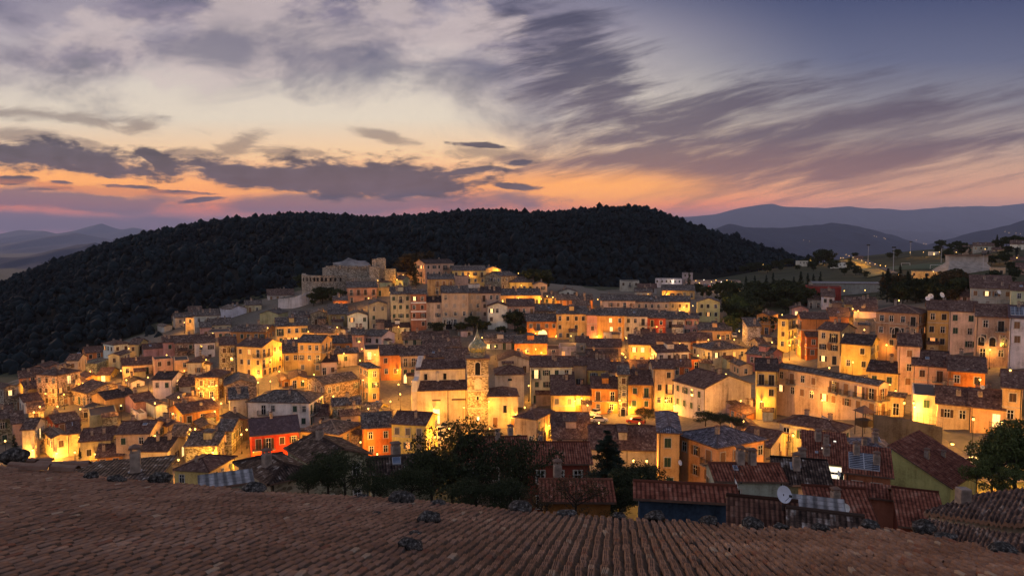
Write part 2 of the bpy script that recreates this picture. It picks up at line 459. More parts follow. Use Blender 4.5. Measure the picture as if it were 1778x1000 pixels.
def roof_mat(name, cols, wave=0.0, cell=(.24, .42)):
    """clay tiles: UV is in metres, u along the eave, v up the slope"""
    m, nt, b = new_mat(name, .93, .12)
    uv = nt.nodes.new('ShaderNodeUVMap'); u, v, _ = sep(nt, uv.outputs[0])
    oi = nt.nodes.new('ShaderNodeObjectInfo'); rv = N(nt, oi.outputs['Random']) * 50.0
    cu, cv = (u / cell[0])._m('FLOOR'), (v / cell[1])._m('FLOOR')
    wn = nt.nodes.new('ShaderNodeTexWhiteNoise'); wn.noise_dimensions = '2D'; nt.links.new(vec(nt, cu, cv + rv), wn.inputs['Vector'])
    tile = N(nt, wn.outputs['Value'])
    big = noise(nt, vec(nt, u + rv, v), .35, 6, .68)
    mid = noise(nt, vec(nt, u + rv, v * .7), 1.3, 6, .75)
    k = tile * .26 + big * .6 + mid * 1.25 - .58
    col = ramp(nt, k, [(.2, cols[0]), (.42, cols[1]), (.6, cols[2]), (.8, cols[3])])
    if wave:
        # groove shade painted into the colour between cover tiles and at course edges
        groove_shade = ((u * (2 * math.pi / wave[0]))._m('SINE') * .5 + .5).sm(.0, .75) * .62 + .38
        lap_shade = (v / cell[1])._m('FRACT').sm(.0, .22) * .4 + .6
        dn = nt.nodes.new('ShaderNodeVectorMath'); dn.operation = 'SCALE'; nt.links.new(col, dn.inputs[0]); nt.links.new((groove_shade * lap_shade * 1.25).s, dn.inputs['Scale']); col = dn.outputs[0]
    nt.links.new(col, b.inputs['Base Color'])
    if wave:
        w = ((u * (2 * math.pi / wave[0]))._m('SINE'))
        saw = (v / cell[1])._m('FRACT')
        bump(nt, b, w * .5 - saw * .35 + mid * .6, 1.0, wave[1])
    else:
        bump(nt, b, mid + tile * .3, .6, .12)
    return m

M = {}
M['plaster'] = plaster_mat('weathered_plaster', False)
M['stone'] = plaster_mat('rubble_stone', True)
RC = {
 'b': [(.028,.018,.015),(.075,.044,.034),(.15,.095,.072),(.34,.27,.22)],
 'g': [(.026,.021,.019),(.070,.054,.046),(.15,.12,.10),(.36,.32,.28)],
 'r': [(.055,.017,.010),(.14,.043,.025),(.21,.075,.046),(.30,.16,.11)],
 'o': [(.036,.018,.014),(.085,.045,.034),(.135,.080,.062),(.28,.205,.165)],
 'n': [(.035,.017,.012),(.095,.043,.028),(.15,.072,.048),(.25,.16,.12)],
 'd': [(.018,.012,.011),(.040,.026,.022),(.075,.052,.046),(.18,.14,.12)],
 's': [(.035,.030,.034),(.085,.072,.082),(.17,.15,.17),(.36,.33,.36)],
 'p': [(.05,.032,.036),(.07,.046,.05),(.09,.06,.066),(.13,.1,.105)],
 't': [(.010,.008,.007),(.045,.027,.020),(.12,.078,.060),(.42,.38,.34)],
 'm': [(.14,.13,.13),(.21,.20,.20),(.27,.26,.26),(.34,.33,.33)]}
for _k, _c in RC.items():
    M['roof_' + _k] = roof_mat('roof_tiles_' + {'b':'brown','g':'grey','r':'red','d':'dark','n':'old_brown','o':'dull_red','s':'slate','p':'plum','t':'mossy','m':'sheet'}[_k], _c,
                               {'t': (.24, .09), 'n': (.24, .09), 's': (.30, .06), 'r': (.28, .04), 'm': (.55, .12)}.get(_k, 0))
M['surround'] = flat('window_surround', (.42, .37, .30))
M['whiteframe'] = flat('white_frame', (.6, .58, .54))
M['glass'] = flat('dark_glass', (.012, .013, .016), .08, .6, vary=0)
SH = {'pale': (.30, .26, .22), 'green': (.018, .045, .030), 'brown': (.055, .028, .016), 'grey': (.11, .105, .10), 'dark': (.018, .015, .014), 'tan': (.20, .10, .045)}
for _k, _c in SH.items(): M['sh_' + _k] = flat('shutter_' + _k, _c, .7, vary=.3, scale=9)
M['lit'] = flat('lit_window', (1, .72, .34), emit=1.7, ecol=(1, .66, .26))
M['litwhite'] = flat('lit_window_white', (1, .93, .8), emit=1.5, ecol=(1, .86, .62))
M['litred'] = flat('lit_window_amber', (1, .5, .15), emit=.8, ecol=(1, .42, .1))
M['iron'] = flat('wrought_iron', (.02, .018, .017), .6)
M['slab'] = flat('balcony_slab', (.30, .26, .21))
M['brickc'] = flat('chimney_plaster', (.26, .2, .16), vary=.5, scale=1.5)
M['cap'] = flat('chimney_cap', (.12, .07, .05))
M['bulb'] = flat('lamp_bulb', (1, .75, .3), emit=5, ecol=(1, .58, .14))
M['bulbw'] = flat('lamp_bulb_white', (1, .95, .85), emit=4, ecol=(1, .9, .7))
M['speck'] = flat('village_light', (1, .8, .5), emit=1.6, ecol=(1, .58, .24))
M['bark'] = flat('bark', (.035, .027, .02), .95)
def leaf_mat(name, a, b_):
    m, nt, b = new_mat(name, .85, .1)
    g = nt.nodes.new('ShaderNodeNewGeometry'); oi = nt.nodes.new('ShaderNodeObjectInfo')
    isl = N(nt, g.outputs['Random Per Island']); r = N(nt, oi.outputs['Random'])
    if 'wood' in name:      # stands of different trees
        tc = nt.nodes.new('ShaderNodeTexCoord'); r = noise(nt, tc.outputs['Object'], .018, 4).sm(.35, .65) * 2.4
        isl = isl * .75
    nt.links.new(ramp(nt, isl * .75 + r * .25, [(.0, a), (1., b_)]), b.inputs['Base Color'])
    return m
M['leaf'] = leaf_mat('leaf_dark', (.016, .022, .012), (.045, .055, .024))
M['leafy'] = leaf_mat('leaf_green', (.035, .048, .016), (.095, .115, .038))
M['needle'] = leaf_mat('conifer_needles', (.010, .018, .013), (.028, .042, .026))
M['autumn'] = leaf_mat('leaf_autumn', (.03, .022, .012), (.075, .05, .022))
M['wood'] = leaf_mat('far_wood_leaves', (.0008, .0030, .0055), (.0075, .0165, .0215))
M['rock'] = None
def rock_mat():
    m, nt, b = new_mat('lichen_rock', .95, .1)
    tc = nt.nodes.new('ShaderNodeTexCoord')
    k = noise(nt, tc.outputs['Object'], 3.2, 8, .68); l = noise(nt, tc.outputs['Object'], 7, 5, .6).sm(.58, .66)
    c = ramp(nt, k, [(.3, (.006, .0055, .005)), (.45, (.022, .020, .018)), (.56, (.065, .058, .053)), (.70, (.24, .225, .205))])
    nt.links.new(mixc(nt, l * .42, c, (.24, .23, .21)), b.inputs['Base Color']); bump(nt, b, k, .6, .05)
    return m
M['rock'] = rock_mat()
def ground_mat():
    m, nt, b = new_mat('ground', .95, .1)
    a = nt.nodes.new('ShaderNodeAttribute'); a.attribute_name = 'paved'
    tc = nt.nodes.new('ShaderNodeTexCoord'); o = tc.outputs['Object']
    n1, n2, n3 = noise(nt, o, .05, 6, .6), noise(nt, o, 1.2, 5, .65), noise(nt, o, .012, 5)
    grass = ramp(nt, n1 * .6 + n2 * .4, [(.3, (.022, .024, .012)), (.5, (.05, .052, .026)), (.7, (.085, .078, .042))])
    grass = mixc(nt, n3.sm(.5, .62) * .6, grass, (.03, .03, .02))
    pave = ramp(nt, n2 * .7 + n1 * .3, [(.3, (.09, .075, .058)), (.5, (.15, .125, .095)), (.7, (.21, .18, .14))])
    nt.links.new(mixc(nt, (N(nt, a.outputs['Fac']) + (n1 - .5) * .5).sm(.4, .6), grass, pave), b.inputs['Base Color'])
    bump(nt, b, n2, .4, .1)
    return m
M['ground'] = ground_mat()

# ---------------------------------------------------------------- mesh helpers
class MB:
    """collects polygons with material slots and optional UVs"""
    def __init__(s): s.v, s.f, s.m, s.uv = [], [], [], []
    def poly(s, pts, mi=0, uv=None):
        i = len(s.v); s.v += [tuple(p) for p in pts]; s.f.append(tuple(range(i, i + len(pts)))); s.m.append(mi)
        s.uv += list(uv) if uv else [(0, 0)] * len(pts)
    def box(s, x0, x1, y0, y1, z0, z1, mi=0):
        a = [(x0,y0,z0),(x1,y0,z0),(x1,y1,z0),(x0,y1,z0),(x0,y0,z1),(x1,y0,z1),(x1,y1,z1),(x0,y1,z1)]
        for f in ((3,2,1,0),(4,5,6,7),(0,1,5,4),(1,2,6,5),(2,3,7,6),(3,0,4,7)): s.poly([a[k] for k in f], mi)
    def tube(s, p, q, r, n=6, r2=None, mi=0):
        p, q = Vector(p), Vector(q); r2 = r if r2 is None else r2
        d = (q - p).normalized(); a = d.orthogonal().normalized(); b = d.cross(a)
        A = [p + r * (a * math.cos(t) + b * math.sin(t)) for t in [2 * math.pi * k / n for k in range(n)]]
        B = [q + r2 * (a * math.cos(t) + b * math.sin(t)) for t in [2 * math.pi * k / n for k in range(n)]]
        for k in range(n): s.poly([A[k], A[(k + 1) % n], B[(k + 1) % n], B[k]], mi)
        s.poly(A[::-1], mi); s.poly(B, mi)
    def lathe(s, prof, n=16, mi=0, c=(0, 0)):
        for (r0, z0), (r1, z1) in zip(prof, prof[1:]):
            for k in range(n):
                t0, t1 = 2 * math.pi * k / n, 2 * math.pi * (k + 1) / n
                q = [(c[0] + r * math.cos(t), c[1] + r * math.sin(t), z) for r, z, t in ((r0, z0, t0), (r0, z0, t1), (r1, z1, t1), (r1, z1, t0))]
                if r0 < 1e-5: q = [q[0], q[2], q[3]]
                elif r1 < 1e-5: q = q[:3]
                s.poly(q, mi)
    def mesh(s, name, mats, smooth=False):
        me = bpy.data.meshes.new(name); me.from_pydata(s.v, [], s.f)
        for m in mats: me.materials.append(M[m] if isinstance(m, str) else m)
        me.polygons.foreach_set('material_index', s.m)
        if any(u != (0, 0) for u in s.uv):
            l = me.uv_layers.new(name='UVMap'); l.data.foreach_set('uv', np.array(s.uv, np.float32).ravel())
        if smooth: me.polygons.foreach_set('use_smooth', [True] * len(s.f))
        me.update(); return me
def quads_mesh(name, V, Q, mats, mi=None, smooth=False):
    """V (n,3); Q (m,4) or (m,3) index array"""
    me = bpy.data.meshes.new(name); k = Q.shape[1]
    me.vertices.add(len(V)); me.vertices.foreach_set('co', np.ascontiguousarray(V, np.float32).ravel())
    me.loops.add(Q.size); me.loops.foreach_set('vertex_index', np.ascontiguousarray(Q, np.int32).ravel())
    me.polygons.add(len(Q)); me.polygons.foreach_set('loop_start', np.arange(0, Q.size, k, dtype=np.int32))
    if mi is not None: me.polygons.foreach_set('material_index', np.asarray(mi, np.int32))
    if smooth: me.polygons.foreach_set('use_smooth', np.ones(len(Q), bool))
    for m in mats: me.materials.append(M[m] if isinstance(m, str) else m)
    me.update(calc_edges=True); me.validate(); return me
def link(name, data, parent=None, loc=(0, 0, 0), rz=0.0, color=None):
    o = bpy.data.objects.new(name, data); C.objects.link(o)
    if parent is not None: o.parent = parent
    o.location = loc; o.rotation_euler = (0, 0, rz)
    if color: o.color = (*color, 1)
    return o
def tag(o, label=None, cat=None, group=None, kind=None):
    for k, v in (('label', label), ('category', cat), ('group', group), ('kind', kind)):
        if v: o[k] = v
    return o
# ---------------------------------------------------------------- windows, doors, balconies (shared meshes)
def win_mesh(name, w, h, kind, sh, door=False, plain=False):
    b = MB(); hw = w / 2; t = .11
    if not plain:
        for q in ((-hw - t, -hw, -t if not door else 0, h + t), (hw, hw + t, -t if not door else 0, h + t)): b.box(q[0], q[1], -.07, .0, q[2], q[3], 0)
        b.box(-hw, hw, -.07, 0, h, h + t, 0)
        if not door: b.box(-hw - t - .05, hw + t + .05, -.14, 0, -t - .06, -t, 0)
    if kind == 'closed':
        for s in (-1, 1):
            x0, x1 = (-hw, -.012) if s < 0 else (.012, hw)
            b.box(x0, x1, -.05, -.004, 0, h, 1)
    else:
        b.box(-hw, hw, -.022, -.004, 0, h, 2)
        b.box(-.03, .03, -.04, -.022, 0, h, 3)
        for s in (-1, 1): b.box(min(s * hw, s * (hw - .06)), max(s * hw, s * (hw - .06)), -.04, -.022, 0, h, 3)
        b.box(-hw + .06, -.03, -.04, -.022, h * .64, h * .64 + .05, 3); b.box(.03, hw - .06, -.04, -.022, h * .64, h * .64 + .05, 3)
        if kind != 'bare':
            for s in (-1, 1):
                x0, x1 = sorted((s * (hw + .02), s * (hw + w * .5)))
                b.box(x0, x1, -.12, -.072, 0, h, 1)
    return b
WM = {}
def window_data(kind, sh, lit, door):
    key = (kind, sh, lit, door)
    if key not in WM:
        w, h = (1.05, 2.15) if door else (.92, 1.35)
        WM[key] = win_mesh('window', w, h, kind, sh, door).mesh('door' if door else 'window', ['surround', 'sh_' + sh, lit or 'glass', 'whiteframe'])
    return WM[key]
def near_parts(door):
    key = ('near', door)
    if key not in WM:
        w, h = (1.05, 2.15) if door else (.92, 1.35); hw = w / 2
        f = MB(); t = .11
        for q in ((-hw - t, -hw), (hw, hw + t)): f.box(q[0], q[1], -.07, 0, -t if not door else 0, h + t, 0)
        f.box(-hw, hw, -.07, 0, h, h + t, 0)
        if not door: f.box(-hw - t - .05, hw + t + .05, -.14, 0, -t - .06, -t, 0)
        p = MB(); p.box(-hw, hw, -.022, -.004, 0, h, 0)
        for x in (-hw, -.03, hw - .06): p.box(x, x + .06, -.04, -.022, 0, h, 1)
        p.box(-hw + .06, -.03, -.04, -.022, h * .64, h * .64 + .05, 1); p.box(.03, hw - .06, -.04, -.022, h * .64, h * .64 + .05, 1)
        s = MB(); s.box(0, hw - .012, -.025, .025, 0, h, 0)
        for k in range(int(h / .12)): s.box(.05, hw - .06, -.04, -.025, .06 + k * .12, .10 + k * .12, 0)
        WM[key] = (f, p, s, hw)
    return WM[key]
def near_data(what, door, mat):
    key = ('nd', what, door, mat)
    if key not in WM:
        f, p, s, hw = near_parts(door)
        WM[key] = (f.mesh('window_frame', ['surround']) if what == 'frame' else p.mesh('pane', [mat, 'whiteframe']) if what == 'pane' else s.mesh('shutter', [mat]))
    return WM[key]
def balcony_data(w):
    key = ('bal', w)
    if key not in WM:
        s = MB(); s.box(-w / 2, w / 2, -.85, 0, -.14, 0, 0)
        for x in (-w / 2 + .2, w / 2 - .35): s.box(x, x + .15, -.6, 0, -.32, -.142, 0)
        r = MB(); z1 = .98
        for z in (.08, z1): r.box(-w / 2, w / 2, -.84, -.80, z, z + .04)
        for sx in (-w / 2, w / 2 - .04):
            for z in (.08, z1): r.box(sx, sx + .04, -.80, 0, z, z + .04)
        n = int(w / .13)
        for k in range(n + 1):
            x = -w / 2 + .02 + (w - .04) * k / n; r.box(x - .012, x + .012, -.832, -.808, .12, z1)
        for sx in (-w / 2 + .02, w / 2 - .02):
            for y in (-.65, -.5, -.35, -.2): r.box(sx - .012, sx + .012, y - .012, y + .012, .12, z1)
        WM[key] = (s.mesh('balcony', ['slab']), r.mesh('railing', ['iron']))
    return WM[key]
def chimney_data():
    if 'chim' not in WM:
        b = MB(); b.box(-.3, .3, -.3, .3, -.6, 1.15, 0); c = MB()
        for sx in (-.26, .16):
            for sy in (-.26, .16): c.box(sx, sx + .1, sy, sy + .1, 1.15, 1.4, 0)
        c.box(-.36, .36, -.36, .36, 1.4, 1.48, 1); c.poly([(-.36, -.36, 1.48), (.36, -.36, 1.48), (0, -.0, 1.66)], 1); c.poly([(.36, -.36, 1.48), (.36, .36, 1.48), (0, 0, 1.66)], 1)
        c.poly([(.36, .36, 1.48), (-.36, .36, 1.48), (0, 0, 1.66)], 1); c.poly([(-.36, .36, 1.48), (-.36, -.36, 1.48), (0, 0, 1.66)], 1)
        WM['chim'] = (b.mesh('chimney', ['brickc']), c.mesh('chimney_cap', ['brickc', 'cap']))
    return WM['chim']

# ---------------------------------------------------------------- houses
COL = {'stone': (.30,.255,.20), 'cream': (.58,.47,.33), 'ochre': (.50,.34,.14), 'white': (.70,.66,.60), 'orange': (.60,.25,.075), 'peachstone': (.46,.33,.23), 'tan': (.44,.34,.25),
 'pink': (.54,.31,.25), 'yellow': (.62,.45,.17), 'bluewhite': (.60,.61,.66), 'peach': (.58,.38,.24), 'mauve': (.42,.30,.29), 'ochrestone': (.40,.32,.20), 'greywhite': (.52,.49,.45),
 'creampink': (.56,.45,.35), 'redbrown': (.22,.06,.04), 'olive': (.42,.37,.22), 'creamstone': (.44,.36,.25), 'dark': (.10,.085,.075), 'grey': (.36,.34,.31), 'ochreolive': (.36,.27,.12),
 'yellowochre': (.52,.36,.14), 'creamwhite': (.64,.56,.44), 'brownstone': (.30,.22,.13), 'brown': (.24,.17,.11), 'red': (.56,.06,.02), 'creamyellow': (.56,.44,.24), 'redorange': (.55,.15,.05),
 'creamgreen': (.44,.44,.30), 'pinkorange': (.56,.29,.17), 'tanorange': (.50,.30,.14), 'yellowcream': (.60,.48,.26), 'brickred': (.36,.14,.085), 'tanpink': (.46,.34,.27), 'tanstone': (.34,.27,.18),
 'creamgrey': (.46,.42,.35), 'yelloworange': (.62,.36,.11), 'darkred': (.26,.06,.04), 'creamorange': (.58,.38,.18), 'creamtan': (.50,.40,.28), 'greytan': (.40,.34,.27), 'lilac': (.44,.36,.36),
 'creamolive': (.50,.42,.26), 'orangered': (.50,.15,.05), 'orangeyellow': (.62,.33,.10), 'bigwhite': (.62,.55,.47), 'apricot': (.58,.35,.16), 'yellowcreamx': (.6,.5,.3), 'creampeach': (.56,.43,.30),
 'yellowgreen': (.50,.45,.17), 'greycream': (.40,.36,.30), 'blue': (.045,.065,.12), 'mintgreen': (.45,.47,.36), 'darkstone': (.16,.14,.12), 'brickorange': (.42,.17,.06), 'yellowend': (.46,.34,.15),
 'pinkwhite': (.58,.45,.40), 'brickpink': (.44,.25,.15), 'deeporange': (.56,.21,.05), 'peachyellow': (.58,.42,.20), 'deepred': (.30,.05,.04), 'greystone': (.34,.33,.32), 'rosepink': (.50,.20,.20),
 'peachtan': (.46,.33,.24), 'greyhall': (.22,.22,.22)}
WORD = {'bluewhite':'bluish white','peachstone':'peach stone','ochrestone':'ochre stone','greywhite':'greyish white','creampink':'pinkish cream','redbrown':'dark red','creamstone':'cream stone','ochreolive':'olive ochre',
 'yellowochre':'ochre yellow','creamwhite':'off white','brownstone':'brown stone','creamyellow':'pale yellow','redorange':'reddish orange','creamgreen':'pale green','pinkorange':'salmon','tanorange':'tawny','yellowcream':'pale yellow',
 'brickred':'brick red','tanpink':'pinkish tan','tanstone':'tan stone','creamgrey':'greyish cream','yelloworange':'yellow orange','darkred':'dark red','creamorange':'apricot','creamtan':'beige','greytan':'greyish tan','creamolive':'olive cream',
 'orangered':'reddish orange','orangeyellow':'golden orange','bigwhite':'white','creampeach':'peach','yellowgreen':'greenish yellow','greycream':'grey','mintgreen':'pale green','darkstone':'dark stone','brickorange':'brick orange',
 'yellowend':'mustard','pinkwhite':'pinkish white','brickpink':'pinkish brick','deeporange':'deep orange','peachyellow':'golden peach','deepred':'deep red','greystone':'grey','rosepink':'rose pink','peachtan':'tan','greyhall':'grey'}
ROOFW = {'b': 'brown', 'g': 'grey', 'r': 'red', 'd': 'dark', 's': 'slate', 'p': 'plum', 't': 'mossy', 'n': 'brown', 'o': 'reddish', 'm': 'sheet'}
HOUSES = []           # (origin, ux, uy, LR, LL, h) for clearance tests
SURF_V, SURF_F = [], []   # walls and roofs in world space for aiming wall lamps

def solve_len(p0, dx, dy, u, v):
    yu = (CY - v) / F
    k = (u - CX) / F / (CP + yu * SP)
    den = dx - k * dy
    return (k * p0.y - p0.x) / den if abs(den) > 1e-6 else 999

def roof_planes(t, LR, LL, h, pit, o):
    """list of (corner points, u-axis, slope origin) polygons, the wall top profile is added by the caller"""
    out = []
    if t == 'gr':
        r = h + pit * LL / 2; e = h - pit * o
        out = [[(-o, -o, e), (LR + o, -o, e), (LR + o, LL / 2, r), (-o, LL / 2, r)], [(LR + o, LL + o, e), (-o, LL + o, e), (-o, LL / 2, r), (LR + o, LL / 2, r)]]
    elif t == 'gl':
        r = h + pit * LR / 2; e = h - pit * o
        out = [[(-o, LL + o, e), (-o, -o, e), (LR / 2, -o, r), (LR / 2, LL + o, r)], [(LR + o, -o, e), (LR + o, LL + o, e), (LR / 2, LL + o, r), (LR / 2, -o, r)]]
    elif t == 'h':
        s = min(LR, LL) / 2; r = h + pit * s; e = h - pit * o
        if LR >= LL: a, b = (s, s, r), (LR - s, s, r)
        else: a, b = (s, s, r), (s, LL - s, r)
        A, B, Cc, D = (-o, -o, e), (LR + o, -o, e), (LR + o, LL + o, e), (-o, LL + o, e)
        if LR >= LL: out = [[A, B, b, a], [B, Cc, b], [Cc, D, a, b], [D, A, a]]
        else: out = [[A, B, a], [B, Cc, b, a], [Cc, D, b], [D, A, a, b]]
    elif t == 's':
        e = h - pit * o; r = h + pit * (LL + o)
        out = [[(-o, -o, e), (LR + o, -o, e), (LR + o, LL + o, r), (-o, LL + o, r)]]
    elif t == 'q':
        e = h - pit * o; r = h + pit * (LR + .05)
        out = [[(-o, LL + o, e), (-o, -o, e), (LR + .05, -o, r), (LR + .05, LL + o, r)]]
    return out

def roof_mesh(t, LR, LL, h, pit, rc):
    b = MB(); o = .38; th = .16
    if t == 'f':
        b.box(0.25, LR - .25, .25, LL - .25, h - .35, h - .15, 0)
        return b.mesh('roof', ['roof_' + rc])
    for pl in roof_planes(t, LR, LL, h, pit, o):
        p = [Vector(q) for q in pl]; ux = (p[1] - p[0]).normalized(); nrm = (p[1] - p[0]).cross(p[-1] - p[0]).normalized(); uy = nrm.cross(ux)
        # slight sag and unevenness: cut the plane into strips along the eave
        top = [q + Vector((0, 0, th)) for q in p]
        uv = [((q - p[0]).dot(ux) + 7, (q - p[0]).dot(uy) + 3) for q in p]
        b.poly(top, 0, uv)
        b.poly([q for q in p][::-1], 1)
        n = len(p)
        for i in range(n):
            j = (i + 1) % n
            if t in ('gr', 'gl') and i == 2: continue
            if t == 'h' and i >= 1: continue
            b.poly([p[i], p[j], top[j], top[i]], 1, [((p[i] - p[0]).dot(ux) + 7, 0.01), ((p[j] - p[0]).dot(ux) + 7, 0.01), ((p[j] - p[0]).dot(ux) + 7, .2), ((p[i] - p[0]).dot(ux) + 7, .2)])
        # ridge and hip tiles
        if t in ('gr', 'gl', 'h'):
            for i in range(n):
                j = (i + 1) % n
                if i == 0: continue
                if t in ('gr', 'gl') and i != 2: continue
                b.tube(top[i] + Vector((0, 0, -.02)), top[j] + Vector((0, 0, -.02)), .13, 5, None, 0)
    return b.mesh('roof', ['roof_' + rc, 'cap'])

def wall_mesh(t, LR, LL, h, pit, zb, mat):
    b = MB(); z0 = zb
    prof = {'gr': [(0, h), (LL / 2, h + pit * LL / 2), (LL, h)], 's': [(0, h), (LL, h + pit * LL)]}
    yprof = prof.get(t, [(0, h), (LL, h)]); xprof = [(0, h), (LR / 2, h + pit * LR / 2), (LR, h)] if t == 'gl' else [(0, h), (LR, h + pit * LR)] if t == 'q' else [(0, h), (LR, h)]
    hb = h + pit * LL if t == 's' else h
    if t == 'f': xprof = [(0, h), (LR, h)]
    b.poly([(0, 0, z0), (LR, 0, z0)] + [(x, 0, z) for x, z in xprof[::-1]])
    b.poly([(LR, LL, z0), (0, LL, z0)] + [(x, LL, (z if t in ('gl', 'q') else hb)) for x, z in xprof])
    b.poly([(0, LL, z0), (0, 0, z0)] + [(0, y, z) for y, z in yprof])
    b.poly([(LR, 0, z0), (LR, LL, z0)] + [(LR, y, z + (pit * LR if t == 'q' else 0)) for y, z in yprof[::-1]])
    if t == 'f':  # parapet
        w = .25
        b.poly([(0, 0, h), (LR, 0, h), (LR - w, w, h), (w, w, h)]); b.poly([(LR, 0, h), (LR, LL, h), (LR - w, LL - w, h), (LR - w, w, h)])
        b.poly([(LR, LL, h), (0, LL, h), (w, LL - w, h), (LR - w, LL - w, h)]); b.poly([(0, LL, h), (0, 0, h), (w, w, h), (w, LL - w, h)])
        d = h - .5
        b.poly([(w, w, d), (w, w, h), (LR - w, w, h), (LR - w, w, d)]); b.poly([(LR - w, w, d), (LR - w, w, h), (LR - w, LL - w, h), (LR - w, LL - w, d)])
        b.poly([(LR - w, LL - w, d), (LR - w, LL - w, h), (w, LL - w, h), (w, LL - w, d)]); b.poly([(w, LL - w, d), (w, LL - w, h), (w, w, h), (w, w, d)])
    return b.mesh('wall', [mat])

def add_window(root, face, s, z, kind, sh, lit, door, near, LR, LL, bal=0):
    """face 'r': the Y=0 wall, s along X; face 'l': the X=0 wall, s along Y"""
    loc, rz = ((s, -.003, z), 0.0) if face == 'r' else ((-.003, s, z), -math.pi / 2)
    if near:
        w = link('door' if door else 'window', near_data('frame', door, None), root, loc, rz)
        hw = near_parts(door)[3]
        if kind != 'closed' or lit:
            link('pane', near_data('pane', door, lit or 'glass'), w)
        if kind != 'bare':
            for sx in (-1, 1):
                if kind == 'closed':
                    o = link('shutter', near_data('shutter', door, 'sh_' + sh), w, (-hw if sx < 0 else hw, -.055, 0), 0 if sx < 0 else math.pi)
                else:
                    o = link('shutter', near_data('shutter', door, 'sh_' + sh), w, (sx * hw, -.10, 0), math.pi if sx < 0 else 0)
    else:
        w = link('door' if door else 'window', window_data(kind, sh, lit, door), root, loc, rz)
    if lit: w['label'] = 'lit ' + ('door' if door else 'window')
    if bal:
        sl, rl = balcony_data(bal)
        bo = link('balcony', sl, root, loc, rz); link('railing', rl, bo)
    return w

